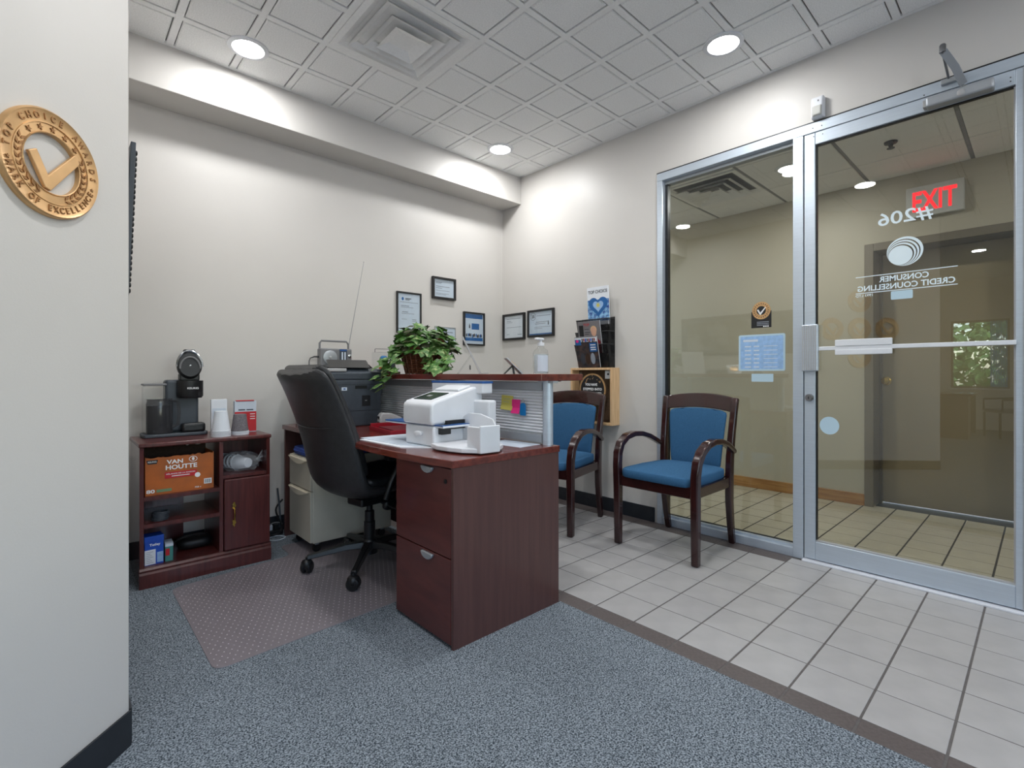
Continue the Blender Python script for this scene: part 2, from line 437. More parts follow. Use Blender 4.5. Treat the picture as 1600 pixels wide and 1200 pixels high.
struct(ww.build('wall_window', WALL))
cw = MB(); cw.box(4.87, 5.2, 1.0, 4.6, -.05, 2.7); cw.box(4.87, 5.2, -1.6, -.03, -.05, 2.7); cw.box(4.87, 5.2, -.03, 1.0, 2.13, 2.7)
struct(cw.build('wall_corridor', CORW))
struct(bx('wall_corridor_end', CORW, None, 3.33, 5.2, 4.6, 4.7, -.05, 2.7))
struct(bx('wall_corridor_near', CORW, None, 3.33, 5.2, -1.7, -1.6, -.05, 2.7))
# --- baseboards
struct(bx('baseboard_back', BASEB, None, .165, 3.2, YB-.008, YB, 0, .105))
struct(bx('baseboard_right', BASEB, None, XR-.008, XR, 1.93, YB-.01, 0, .105))
struct(bx('baseboard_alcove', BASEB, None, .16, .168, 1.812, YB-.01, 0, .105))
n7 = .7071*.008
struct(MB().prism([(.16+.003,1.806),(.16+n7,1.806-n7),(-.85+n7,.796-n7),(-.85,.796)], 'z', 0, .105).build('baseboard_left', BASEB))
struct(bx('baseboard_rear', BASEB, None, -6.7, 3.2, -3.0, -2.992, 0, .105))
struct(bx('baseboard_corridor', OAK, None, 4.852, 4.87, 1.0, 4.58, 0, .095, bevel=.004))
# --- corridor door with frame
dr = bpy.data.objects.new('door_2', None); COL.objects.link(dr); dr.location = (5.09, .49, 0); struct(dr)
bx('door_leaf', DOORP, dr, 0, .045, -.47, .45, .012, 2.07, bevel=.003)
for y0, y1 in ((.45, .512), (-.52, -.47)): bx('jamb', DFRAME, dr, -.235, .06, y0, y1, 0, 2.132, bevel=.004)
bx('head', DFRAME, dr, -.235, .06, -.47, .45, 2.07, 2.132, bevel=.004)
bx('door_stop', DFRAME, dr, -.03, 0, .43, .45, 0, 2.07)
kn = MB().lathe([(.001,0),(.032,0),(.034,.006),(.014,.012),(.012,.03),(.026,.036),(.031,.05),(.026,.064),(.001,.068)], 20)
kn.xf(Matrix.Rotation(R_(-90), 4, 'Y')); kn.build('door_knob', BRASS, dr, smooth=True, loc=(0, .405, 1.02))
for z in (.25, 1.05, 1.85): bx('hinge', STEEL, dr, -.012, .0, -.475, -.455, z, z+.09)
bx('strike', STEEL, dr, -.02, -.012, .447, .451, .96, 1.05)

# --- entrance frame (structure), sidelight and header
fr = bpy.data.objects.new('window_1', None); COL.objects.link(fr); fr.location = (XR, 0, 0); struct(fr)
def fbar(y0, y1, z0, z1, name='frame_bar', x0=-.012, x1=.10): return bx(name, ALU, fr, x0, x1, y0, y1, z0, z1, bevel=.002)
fbar(1.864, 1.906, 0, 2.466, 'jamb'); fbar(.955, 1.010, 0, 2.466, 'mullion'); fbar(-.085, -.03, 0, 2.466, 'jamb')
fbar(-.085, 1.906, 2.466, 2.521, 'header'); fbar(1.010, 1.864, 0, .052, 'sill', x0=-.010)
bx('bead', ALU, fr, .018, .045, 1.010, 1.864, .052, .066); bx('bead', ALUD, fr, .03, .08, 1.010, 1.864, 2.444, 2.466)
bx('bead', BPLAST, fr, .03, .065, 1.844, 1.864, .066, 2.444); bx('bead', BPLAST, fr, .03, .065, 1.010, 1.016, .066, 2.444)
bx('gasket_and_gap_shade', BPLAST, fr, .045, .062, 1.016, 1.844, .060, .070)
bx('pane', PANE, fr, .050, .057, 1.016, 1.844, .066, 2.444)
bx('gasket_and_gap_shade', BPLAST, fr, -.009, .0, -.085, 1.909, 2.521, 2.529); bx('gasket_and_gap_shade', BPLAST, fr, -.006, .0, 1.906, 1.909, 0, 2.521)  # black strips put the dark gap's shade along header and jamb
bx('threshold', WPLAST, fr, -.045, .09, -.03, .955, -.001, .010, bevel=.003)

# --- entrance door
ed = bpy.data.objects.new('door_1', None); COL.objects.link(ed); ed.location = (XR, .95, 0); struct(ed)
def dbar(name, y0, y1, z0, z1, m=ALU, x0=-.014, x1=.032, bevel=.003): return bx(name, m, ed, x0, x1, y0-.95, y1-.95, z0, z1, bevel=bevel)
dbar('stile', .893, .949, .016, 2.461); dbar('stile', -.024, .089, .016, 2.461)
dbar('top_rail', .089, .893, 2.392, 2.461); dbar('bottom_rail', .089, .893, .016, .118)
dbar('bead', .887, .893, .124, 2.386, BPLAST, .0, .02, 0); dbar('bead', .089, .095, .124, 2.386, LGREY, -.004, .02, 0)
dbar('bead', .089, .893, .118, .126, LGREY, -.006, .02, 0); dbar('bead', .089, .893, 2.386, 2.392, BPLAST, .0, .02, 0)
dbar('pane', .093, .889, .122, 2.389, PANE, .006, .013, 0)
dbar('edge_strip', .062, .066, .016, 2.461, ALUD, -.0165, -.012, 0)
pull = dbar('pull_handle', .872, .957, 1.095, 1.362, ALU, -.040, -.014, .006)
for k in range(8):
    MB().box(-.0425, -.039, .882-.95+.0092*k, .886-.95+.0092*k, 1.10, 1.357).build('rib', LGREY, pull)
lk = MB().lathe([(.001,.022),(.017,.022),(.02,.018),(.022,0),(.001,0)], 20).xf(Matrix.Rotation(R_(-90), 4, 'Y'))
lko = lk.build('lock_cylinder', STEEL, ed, smooth=True, loc=(-.014, .921-.95, .943))
bx('keyhole', BPLAST, lko, -.0235, -.021, -.002, .002, -.008, .006)
MB().box(-.026, -.016, .086-.95, .884-.95, 1.2115, 1.2335).build('push_bar', WPLAST, ed, bevel=.003)
for y in (.878, .098): bx('bar_bracket', ALU, ed, -.022, 0, y-.958, y-.942, 1.212, 1.233)
pp = dbar('push_plate', .536, .792, 1.232, 1.268, WPLAST, -.030, -.018, .003)
dbar('push_plate', .536, .792, 1.184, 1.213, WPLAST, -.030, -.018, .003)
# closer
cl = MB().box(-.072, -.014, .155-.95, .398-.95, 2.388, 2.436).build('closer_body', ALUD, ed, bevel=.009, seg=3, smooth=True)
bx('end_cap', LGREY, cl, -.058, -.016, .398-.95, .410-.95, 2.396, 2.430, bevel=.002)
MB().lathe([(.001,0),(.016,0),(.016,.012),(.011,.018),(.001,.020)], 16).build('pinion_cap', CHROME, cl, smooth=True, loc=(-.038, .262-.95, 2.434))
MB().blob((-.066, .268-.95, 2.408), (.022, .034, .034), .8, 12, 8).build('valve_knob', LGREY, cl, smooth=True)
MB().sweep([(-.045,.262-.95,2.456), (-.11,.285-.95,2.52), (-.16,.322-.95,2.59)], (0,1,.0), .030, .008).build('closer_arm', ALUD, ed)
MB().lathe([(.001,-.014),(.013,-.014),(.013,.018),(.009,.024),(.001,.024)], 12).build('elbow', STEEL, ed, smooth=True, loc=(-.16, .324-.95, 2.598))
MB().tube([(-.16,.324-.95,2.586), (-.02,.315-.95,2.505)], .0055, 8).build('rod', STEEL, ed)
bx('shoe', ALUD, ed, -.034, -.012, .27-.95, .345-.95, 2.490, 2.514, bevel=.002)
for y, z in ((.41,2.475),(.905,2.49),(.90,2.44),(.86,2.49),(.855,2.44),(.105,2.43),(.105,2.412)):
    MB().lathe([(.001,0),(.003,0),(.003,.002),(.001,.002)], 8).xf(Matrix.Rotation(R_(-90),4,'Y')).build('screw', BPLAST, ed, loc=(-.0125, y-.95, z))
# reversed vinyl lettering on the room face of the door glass (reads from the corridor)
LG = mat('vinyl_lettering', srgb(226, 240, 246), 0.6, var=0.01)
def dtext(s, yc, zc, hgt, wid, bold=0.0):
    return text('lettering', s, hgt, LG, ed, (.0053, yc-.95, zc), (0,0,R_(-90)), width=wid, bold=bold, depth=.0005, mirror=True)
dtext('#206', .490, 1.892, .074, .225, 0.012)
dtext('CONSUMER', .496, 1.580, .030, .204, 0.022)
dtext('CREDIT COUNSELLING', .494, 1.540, .030, .398, 0.022)
dtext('1993 LTD', .664, 1.503, .014, .076, 0.012)
dbar('lettering_rule', .286, .702, 1.602, 1.606, LG, .0053, .0058, 0); dbar('lettering_rule', .286, .702, 1.514, 1.518, LG, .0053, .0058, 0)
# swirl emblem: a disc with crescents cut out, drawn as separate flat vinyl shapes
def disc(cx, cz, rx, rz_, n=36, a0=0, a1=2*PI): return [(cx+rx*math.cos(a0+(a1-a0)*i/n), cz+rz_*math.sin(a0+(a1-a0)*i/n)) for i in range(n)]
def band(A, B, m, name, parent, x0, x1):
    mb = MB(); n = len(A)
    vs = [(x0,a[0],a[1]) for a in A]+[(x0,b[0],b[1]) for b in B]+[(x1,a[0],a[1]) for a in A]+[(x1,b[0],b[1]) for b in B]
    fs = []
    for i in range(n-1):
        fs += [(i,i+1,n+i+1,n+i), (2*n+i,3*n+i,3*n+i+1,2*n+i+1), (i,2*n+i,2*n+i+1,i+1), (n+i,n+i+1,3*n+i+1,3*n+i)]
    return mb.add(vs, fs).build(name, m, parent)
ey, ez, er = .490-.95, 1.712, .075
def tang(r, n=40):
    c = (ey + .7071*(er-r), ez - .7071*(er-r))
    return [(c[0]+r*math.cos(2*PI*i/n), c[1]+r*math.sin(2*PI*i/n)) for i in range(n+1)]
MB().prism(tang(.0500)[:-1], 'x', .0053, .0058).build('emblem', LG, ed)
for ra, rb in ((.0580, .0535), (.0655, .0610), (.0750, .0685)):
    band(tang(ra), tang(rb), LG, 'emblem', ed, .0053, .0058)

# --- office window behind the viewer, seen only as a reflection in the entrance glass
wo = bpy.data.objects.new('window_2', None); COL.objects.link(wo); wo.location = (-6.7, .855, 0); struct(wo)
for y0,y1,z0,z1 in ((-.415,-.38,.80,2.12),(.38,.415,.80,2.12),(-.38,.38,.80,.84),(-.38,.38,2.08,2.12)):
    bx('frame_bar', DFRAME, wo, -.06, .01, y0, y1, z0, z1, bevel=.003)
bx('pane', CLEAR, wo, -.04, -.034, -.38, .38, .84, 2.08)
bx('sill', WPLAST, wo, 0, .09, -.43, .43, .775, .80, bevel=.004)
for k in range(7): bx('blind_slat', BLINDM, wo, .03, .032, -.385+.034*k, -.357+.034*k, .83, 2.09)

def portal(parent, loc, rot, w, h):
    d = bpy.data.lights.new('window_portal', 'AREA'); d.shape = 'RECTANGLE'; d.size = w; d.size_y = h; d.cycles.is_portal = True
    o = bpy.data.objects.new('window_portal', d); COL.objects.link(o); o.parent = parent; o.location = loc; o.rotation_euler = rot
for i, x in enumerate(ADDED_WIN_X):  # unseen rear windows, added to bring in cool daylight fill
    added_win = bpy.data.objects.new('window_%d' % (i+3), None); COL.objects.link(added_win); added_win.location = (x + RWW/2, -3.0, 0); struct(added_win)
    for a in ((-RWW/2,-RWW/2+.05,.8,2.3),(RWW/2-.05,RWW/2,.8,2.3),(-RWW/2+.05,RWW/2-.05,.8,.85),(-RWW/2+.05,RWW/2-.05,2.25,2.3),(-.025,.025,.85,2.25)):
        bx('frame_bar', ALU, added_win, a[0], a[1], -.08, .01, a[2], a[3], bevel=.003)
    bx('pane', CLEAR, added_win, -RWW/2+.05, RWW/2-.05, -.05, -.044, .85, 2.25)
    portal(added_win, (0, -.11, 1.55), (R_(90), 0, 0), RWW, 1.5)
portal(wo, (-.11, 0, 1.46), (0, R_(-90), 0), 1.32, .83)

# ------------------------------------------------------------------ recessed downlights
def downlight(x, y, z, label, power, r=.078, lit=EMIT, grp='recessed lights in the reception ceiling'):
    t = thing('recessed_light', label, 'ceiling light', (x, y, z), 0, grp)
    MB().lathe([(r+.002,-.004),(r+.004,-.009),(r+.026,-.006),(r+.028,.0),(r+.002,.0)], 28, caps=False).build('trim_ring', WPLAST, t, smooth=True)
    MB().lathe([(.001,-.0045),(r*.6,-.006),(r+.003,-.0045),(r+.003,-.001),(.001,-.001)], 28).build('lens', lit, t, smooth=True)
    d = bpy.data.lights.new('lamp', 'AREA'); d.shape = 'DISK'; d.size = r*2; d.energy = power; d.color = (.97, .985, 1.0)
    o = bpy.data.objects.new('lamp', d); COL.objects.link(o); o.parent = t; o.location = (0, 0, -.014)
    return t
downlight(.804, 3.049, ZC, 'round ceiling downlight above the coffee shelf, beside the soffit', LIGHT_W*.85)
downlight(2.672, 3.02, ZC, 'round ceiling downlight in the far corner above the wall certificates', LIGHT_W)
downlight(2.73, 1.215, ZC, 'round ceiling downlight at the top edge, above the nearer guest chair', LIGHT_W*.62)
downlight(1.61, 1.555, ZC, 'unseen round downlight added above the desk, out of the top of the view', LIGHT_W)  # unseen lamp over the desk, added as a light source
downlight(.69, 1.18, ZC, 'ceiling downlight mirrored in the door glass left of the exit sign', LIGHT_W)
downlight(-3.6, .66, ZC, 'small far downlight mirrored in the door glass above the window', LIGHT_W)
downlight(1.61, -.75, ZC, 'unseen ceiling downlight added behind the viewer over the tile edge', LIGHT_W)  # this and the following three: unseen lamps added for ambient light
downlight(-.4, -.75, ZC, 'unseen ceiling downlight added behind the viewer over the carpet', LIGHT_W)
downlight(-2.2, -1.4, ZC, 'unseen ceiling downlight added behind the viewer deep in the office', LIGHT_W)
downlight(2.73, -1.4, ZC, 'unseen ceiling downlight added behind the viewer over the tiles', LIGHT_W)
CG = 'recessed lights in the corridor ceiling'
downlight(4.07, 1.31, 2.632, 'corridor downlight half hidden by the mullion beside the door', 7.5, .07, grp=CG)
downlight(4.07, 3.6, 2.632, 'unseen corridor downlight added at the far corridor end', 7.5, .07, grp=CG)  # this and the next: unseen lamps added to light the corridor
downlight(4.07, -.9, 2.632, 'unseen corridor downlight added at the near corridor end', 7.5, .07, grp=CG)

# ------------------------------------------------------------------ ceiling diffuser
v = thing('air_diffuser', 'white square stepped air diffuser in the reception ceiling', 'vent', (1.416, 2.402, ZC))
def sq(h, z): return [(-h,-h,z),(h,-h,z),(h,h,z),(-h,h,z)]
MB().loft([sq(.296,.012), sq(.296,-.003), sq(.262,-.003), sq(.232,.010), sq(.232,.012)], caps=False).build('frame', CEILB, v)
bx('back_plate', CEILB, v, -.262, .262, -.262, .262, .0112, .0124)
MB().loft([sq(.225,-.012), sq(.19,.006), sq(.186,.006), sq(.221,-.014)], caps=False).build('louvre', CEILB, v)
MB().loft([sq(.165,-.020), sq(.125,.004), sq(.121,.004), sq(.161,-.022)], caps=False).build('louvre', CEILB, v)
MB().loft([sq(.11,-.030), sq(.06,-.004), sq(.001,-.002)], caps=False).build('core', CEILB, v)
v2 = thing('air_diffuser', 'grey stepped air diffuser in the corridor ceiling behind the sidelight', 'vent', (4.095, 1.90, 2.632))
MB().loft([sq(.30,.012), sq(.30,-.004), sq(.27,-.004), sq(.25,.010)], caps=False).build('frame', CEILB, v2)
for h in (.235, .165, .095):
    MB().loft([sq(h,-.028), sq(h-.055,.004), sq(h-.06,.004), sq(h-.005,-.032)], caps=False).build('louvre', CEILB, v2)
MB().loft([sq(.24,.011), sq(.001,.0115)], caps=False).build('throat', BPLAST, v2)
sp = thing('sprinkler_head', 'dark fire sprinkler head hanging from the corridor ceiling', 'sprinkler', (4.11, .70, 2.632))
MB().lathe([(.001,0),(.038,0),(.036,-.010),(.014,-.014),(.012,-.03),(.001,-.03)], 18).build('escutcheon', BPLAST, sp, smooth=True)
MB().lathe([(.001,-.040),(.022,-.040),(.022,-.044),(.001,-.046)], 14).build('deflector', BPLAST, sp, smooth=True)
MB().tube([(0,0,-.028),(0,0,-.042)], .004, 6).build('stem', STEEL, sp)

# ------------------------------------------------------------------ exit sign over the corridor door
ex = thing('exit_sign', 'red lettered EXIT sign on the corridor wall above the door', 'sign', (4.868, .560, 2.388), R_(-90))
bx('housing', SIGNW, ex, -.167, .167, -.045, 0, -.115, .115, bevel=.004)
text('lettering', 'EXIT', .15, EXITR, ex, (0, -.0462, .0), width=.255, bold=.022, depth=.001)

# ------------------------------------------------------------------ motion sensor
ms = thing('motion_sensor', 'white plastic motion sensor on the wall above the door frame', 'sensor', (XR, .876, 2.592), R_(-90))
MB().loft([[(-.032,-.0,-.058),(.032,0,-.058),(.032,0,.058),(-.032,0,.058)], [(-.032,-.03,-.058),(.032,-.03,-.058),(.032,-.034,.058),(-.032,-.034,.058)],
           [(-.022,-.046,-.048),(.022,-.046,-.048),(.026,-.044,.054),(-.026,-.044,.054)]]).build('case', WPLAST, ms, bevel=.005, smooth=True)
MB().loft([[(-.026,-.040,-.052),(.026,-.040,-.052),(.026,-.044,.006),(-.026,-.044,.006)], [(-.018,-.054,-.046),(.018,-.054,-.046),(.020,-.054,.002),(-.020,-.054,.002)]]).build('lens', SIGNW, ms, bevel=.004, smooth=True)
bx('indicator', GPLAST, ms, .004, .010, -.0475, -.044, .028, .036)

# ------------------------------------------------------------------ award medallions on the left wall
def letters_on_circle(par, s, r, size, a_mid, span, inward, dep):
    n = len(s)
    for i, ch in enumerate(s):
        if ch == ' ': continue
        t = (i/(n-1) - .5) if n > 1 else 0
        a = a_mid - span*t if not inward else a_mid + span*t
        vs, fs = text_geo(ch, .02)
        xs = [q[0] for q in vs]; xm = (min(xs)+max(xs))/2
        rot = (a - PI/2) if not inward else (a + PI/2)
        c, d = math.cos(rot), math.sin(rot); k = size/.73
        P = [((q[0]-xm)*k*.85, (q[1])*k) for q in vs]
        P = [(p[0]*c - p[1]*d + r*math.cos(a), p[0]*d + p[1]*c + r*math.sin(a)) for p in P]
        m_ = len(P)
        edges = {}
        for f in fs:
            for j in range(len(f)):
                e = (f[j], f[(j+1) % len(f)]); edges.setdefault(tuple(sorted(e)), []).append(e)
        MB().add([(p[0], dep, p[1]) for p in P] + [(p[0], dep+.004, p[1]) for p in P], fs + [(e[0][1], e[0][0], e[0][0]+m_, e[0][1]+m_) for e in edges.values() if len(e) == 1]).build('letter', GOLDD, par)
def star_pts(cx, cz, r, n=5, a=PI/2):
    return [(cx + (r if i % 2 == 0 else r*.42)*math.cos(a+PI*i/n), cz + (r if i % 2 == 0 else r*.42)*math.sin(a+PI*i/n)) for i in range(2*n)]
def ring_y(prof, n=64):
    mb = MB().lathe(prof + [prof[0]], n, caps=False)
    return mb.xf(Matrix.Rotation(R_(90), 4, 'X'))       # lathe z -> -y (out of the wall)
def medallion(scale=1.0):
    t = thing('award_medallion', '', 'medallion', (0,0,0), 0, 'gold award medallions arranged as a cross on the left wall')
    S = scale
    ring_y([(.070*S,.0),(.127*S,.0),(.127*S,.010),(.123*S,.014),(.119*S,.012),(.096*S,.011),(.095*S,.013),(.093*S,.013),(.092*S,.010),(.074*S,.010),(.072*S,.013),(.070*S,.012)]).build('ring', GOLD, t, smooth=True, ang=50)
    letters_on_circle(t, 'TOP CHOICE AWARDS', .1075*S, .015*S, PI/2, R_(175), False, -.0135)
    letters_on_circle(t, 'MARK OF EXCELLENCE', .1075*S, .015*S, -PI/2, R_(140), True, -.0135)
    for k in (-1, 1):
        MB().prism(star_pts(.1075*S*math.cos(PI/2+k*R_(103)), .1075*S*math.sin(PI/2+k*R_(103)), .005*S), 'y', -.0135, -.009).build('star', GOLDD, t)
    for k in range(5):
        a = PI/2 + R_(22)*(k-2); MB().prism(star_pts(.083*S*math.cos(a), .083*S*math.sin(a), .0075*S), 'y', -.0125, -.009).build('star', GOLDD, t)
    for sd in (-1, 1):
        W = MB()
        for k in range(9):
            a = -PI/2 + sd*R_(28 + 11*k)
            for dr, da in ((.0055, .25), (-.0055, -.25)):
                c = ((.083*S+dr)*math.cos(a), (.083*S+dr)*math.sin(a)); th = a + sd*(PI/2) + sd*(-da)*2
                u = (math.cos(th), math.sin(th)); w = (-u[1], u[0])
                W.prism([(c[0]+u[0]*q*.010*S+w[0]*g*.0032*S, c[1]+u[1]*q*.010*S+w[1]*g*.0032*S) for q, g in ((-.9,0),(-.2,1),(.9,0),(-.2,-1))], 'y', -.0125, -.009)
        W.build('laurel', GOLDD, t)['kind'] = 'stuff'
    ck = [(-.060,.010),(-.040,.022),(-.012,-.030),(.058,.050),(.066,.040),(.070,.028),(-.006,-.066),(-.020,-.062)]
    MB().prism([(p[0]*S, p[1]*S) for p in ck], 'y', -.013, -.004).build('check_mark', GOLD, t, bevel=.002)
    return t
med = medallion()
DIAG = R_(45)
spots = [(-.01, 1.638, 1.585, 'gold award medallion with a check mark, nearest the left wall corner'),
         (-.225, 1.423, 1.585, 'gold award medallion mirrored faintly in the centre of the door glass cross'),
         (-.44, 1.208, 1.585, 'gold award medallion mirrored over the brass-knobbed door'),
         (-.225, 1.423, 1.90, 'gold award medallion mirrored highest in the door glass cross'),
         (-.225, 1.423, 1.27, 'gold award medallion mirrored lowest, below the push bar')]
for i, (x, y, z, lab) in enumerate(spots):
    o = med if i == 0 else copy_tree(med)
    o.location = (x + .001, y - .001, z); o.rotation_euler = (0, 0, DIAG); o['label'] = lab
# ------------------------------------------------------------------ dark panorama panel on the alcove wall (seen edge-on)
pf = thing('wall_panel', 'dark panel with a knobbly front border, leaning from the wall past the left corner', 'picture', (.162, 2.70, 1.32), R_(90), rot=(R_(2.2), 0, R_(90)))
bx('board', DPLAST, pf, -.70, .70, -.015, -.001, 0, .51, bevel=.002)
bx('print', PANTONE, pf, -.62, .62, -.017, -.014, .07, .44)
kb = MB()
for k in range(26):
    z = .03 + .45*k/25
    for x in (-.68, .68): kb.blob((x + random.uniform(-.004,.004), -.016, z), (.022, .011, .017), .8, 8, 6)
for k in range(60):
    x = -.66 + 1.32*k/59
    for z in (.03, .48): kb.blob((x, -.016, z + random.uniform(-.004,.004)), (.020, .010, .020), .8, 8, 6)
kb.build('knobbly_border', BPLAST, pf, smooth=True)['kind'] = 'stuff'

# ================================================================== RECEPTION DESK
DT = .742
dk = thing('reception_desk', 'mahogany reception desk with two file drawers at its near end', 'desk', (1.44, 2.5, 0))
top = [(-.310,-.945),(-.335,-.78),(-.352,-.60),(-.358,-.35),(-.350,-.10),(-.338,.20),(-.325,.60),(-.325,.95),(.312,.95),(.312,-.945)]
MB().prism(top, 'z', DT-.030, DT).build('top', MAHOT, dk, bevel=.003)
MB().box(-.303, .308, -.941, -.925, 0, DT-.030).build('end_panel', MAHOX, dk, bevel=.002)
MB().box(-.285, .308, -.925, -.507, .02, DT-.030).build('pedestal_body', MAHOX, dk)
MB().box(.288, .308, -.507, .93, .06, DT-.030).build('modesty_panel', MAHOX, dk)
MB().box(-.315, .308, .925, .945, 0, DT-.030).build('end_panel', MAHOX, dk, bevel=.002)
for z0, z1 in ((.356, .706), (.018, .351)):
    d = MB().box(-.305, -.285, -.924, -.509, z0, z1).build('drawer', MAHO, dk, bevel=.002)
    hp = [(-.768 + .042*math.cos(PI+PI*i/14), z1-.006 + .028*math.sin(PI+PI*i/14)) for i in range(15)]
    MB().prism(hp, 'x', -.318, -.304).build('lip_pull', ALUD, d, bevel=.004)
    if z1 > .5:
        MB().lathe([(.001,0),(.009,0),(.009,.004),(.001,.005)], 14).xf(Matrix.Rotation(R_(-90),4,'Y')).build('lock', BPLAST, d, loc=(-.305, -.893, .655))

# ------------------------------------------------------------------ privacy screen and transaction counter
sc_ = thing('privacy_screen', 'ribbed translucent privacy screen with grey posts on the desk', 'screen', (1.728, 2.5, DT))
SZ0, SZ1 = 0.0, .304
for y in (-.889, -.02, .90):
    MB().tube([(0,y,SZ0),(0,y,SZ1)], .025, 16).build('post', ALU, sc_, smooth=True)
    bx('clamp', ALUD, sc_, -.018, .018, y-.05, y+.05, SZ1-.010, SZ1)
for y0, y1 in ((-.862, -.047), (.007, .873)):
    bx('rail', ALUD, sc_, -.014, .014, y0, y1, SZ1-.045, SZ1-.004, bevel=.003)
    bx('rail', ALUD, sc_, -.014, .014, y0, y1, .004, .045, bevel=.003)
    bx('panel', RIBP, sc_, -.003, .003, y0, y1, .045, SZ1-.045)
    for k in range(14):
        z = .052 + .0150*k
        MB().prism([(-.0032,z),(-.0085,z+.004),(-.0085,z+.0065),(-.0032,z+.0105)], 'y', y0, y1).build('rib', WPLAST, sc_)
ct = thing('transaction_counter', 'long narrow mahogany counter top above the privacy screen', 'counter', (1.80, 2.5, DT+SZ1))
MB().prism([(-.154,-.925),(-.154,1.05),(.147,1.05),(.147,-.925)], 'z', 0, .033).build('slab', MAHOT, ct, bevel=.003)
for y in (-.80, .0, .80): bx('bracket', BPLAST, ct, -.03, .11, y-.012, y+.012, -.006, 0)
CT = DT + SZ1 + .033

# sticky notes and tag on the screen face (faces -x)
def note(name, label, cat, y0, y1, z0, z1, m, tilt=0, x=1.7185):
    o = thing(name, label, cat, (x, (y0+y1)/2, (z0+z1)/2), R_(-90)); o.rotation_euler[1] = R_(tilt)
    w = abs(y1-y0)/2; h = (z1-z0)/2
    MB().loft([[(-w,.0,h),(w,0,h),(w,-.0012,h),(-w,-.0012,h)], [(-w,-.002,-h*.2),(w,-.002,-h*.2),(w,-.0032,-h*.2),(-w,-.0032,-h*.2)], [(-w,-.010,-h),(w,-.010,-h),(w,-.0112,-h),(-w,-.0112,-h)]]).build('sheet', m, o)
    return o
yn = note('sticky_note', 'yellow sticky note on the ribbed privacy screen', 'note', 1.930, 1.842, .895, .968, YNOTE, 2)
for k in range(3): MB().box(-.03, .022-.008*k, -.0030, -.0016, .018-.016*k, .020-.016*k).build('handwriting', INKL, yn)
note('sticky_note', 'pink sticky note on the ribbed privacy screen', 'note', 1.848, 1.788, .880, .950, PNOTE, 0, x=1.716)
kt = thing('key_tag', 'blue plastic key tag hung beside the pink sticky note', 'tag', (1.712, 1.762, .872), R_(-90))
MB().prism([(-.020,0),(.020,0),(.020,.052),(.010,.064),(-.010,.064),(-.020,.052)], 'y', -.006, 0).build('tag_body', TEALTAG, kt, bevel=.003)
MB().tube([(.009*math.cos(2*PI*i/12), -.003, .070+.012*math.sin(2*PI*i/12)) for i in range(13)], .0012, 6).build('ring', STEEL, kt)

# ================================================================== COFFEE SHELF
bc = thing('storage_shelf', 'low dark cherry shelf unit with one brass-handled door', 'shelf', (.62, 3.07, 0))
X0, X1, HB, DB = -.306, .304, .73, .39
bx('side_panel', CHERRYG, bc, X0, X0+.018, .0, DB, 0, HB-.02, bevel=.001)
bx('side_panel', CHERRYG, bc, X1-.018, X1, .0, DB, 0, HB-.02, bevel=.001)
MB().box(X0-.004, X1+.006, -.012, DB, HB-.022, HB).build('top', CHERRY, bc, bevel=.006, smooth=True, seg=3)
bx('divider', CHERRY, bc, .046, .064, .002, DB-.02, .10, HB-.022)
bx('shelf', CHERRY, bc, X0+.018, .046, .004, DB-.02, .437, .457)
bx('shelf', CHERRY, bc, X0+.018, .046, .004, DB-.02, .300, .320)
bx('shelf', CHERRY, bc, X0+.018, X1-.018, .002, DB-.02, .088, .104)
bx('shelf', CHERRY, bc, .064, X1-.018, .004, DB-.02, .500, .518)
bx('back_panel', CHERRY, bc, X0+.018, -.06, DB-.016, DB-.010, .09, HB-.022)
bx('back_panel', CHERRY, bc, .050, X1-.018, DB-.016, DB-.010, .09, HB-.022)
MB().prism([(0,0),(-.016,0),(-.016,.072),(-.010,.082),(-.012,.092),(-.004,.104),(0,.104)], 'x', X0-.003, X1+.003).build('base_moulding', CHERRY, bc, bevel=.002)
dd = MB().box(.066, X1-.004, -.018, .002, .108, .497).build('door', CHERRY, bc, bevel=.006, seg=3)
hz = .303
MB().tube([(.112,-.036,hz-.03),(.112,-.040,hz),(.112,-.036,hz+.03)], .0035, 8).build('handle_bail', BRASS, dd, smooth=True)
for sgn in (-1, 1):
    MB().tube([(.112,-.018,hz+sgn*.030),(.112,-.038,hz+sgn*.030)], .004, 8).build('handle_post', BRASS, dd)
    MB().prism([(.112+(.008+.003*math.cos(5*q))*math.cos(q), hz+sgn*.046+(.020+.004*math.cos(4*q))*math.sin(q)) for q in [2*PI*i/24 for i in range(24)]], 'y', -.022, -.017).build('handle_plate', BRASS, dd)

# things in and on the shelf --------------------------------------
vb = thing('coffee_pod_box', 'orange carton of coffee pods torn open on the upper shelf', 'box', (.493, 3.105, .457), 0)
W2, DP, HH = .152, .20, .205
bx('front_panel', ORANGE, vb, -W2, W2, 0, .003, 0, HH-.016)
bx('side_panel', ORANGE, vb, -W2, -W2+.003, .003, DP, 0, HH-.01); bx('side_panel', ORANGE, vb, W2-.003, W2, .003, DP, 0, HH-.008)
bx('bottom', DBROWN, vb, -W2+.003, W2-.003, .003, DP-.003, 0, .003)
tp = [(-W2, .10)] + [(-W2+2*W2*i/24, HH+.016+random.uniform(-.006,.006)) for i in range(25)] + [(W2,.10)]
MB().prism(tp, 'y', DP-.003, DP).build('torn_back_flap', DBROWN, vb)
fp = [(-W2, HH-.022)] + [(-W2+2*W2*i/28, HH-.013+random.uniform(-.004,.004)) for i in range(29)] + [(W2, HH-.022)]
MB().prism(fp, 'y', -.0005, .004).build('torn_edge', ORANGE, vb)
text('lettering', 'VAN', .022, WHITEI, vb, (-.026, -.0012, .163), width=.072, bold=.03)
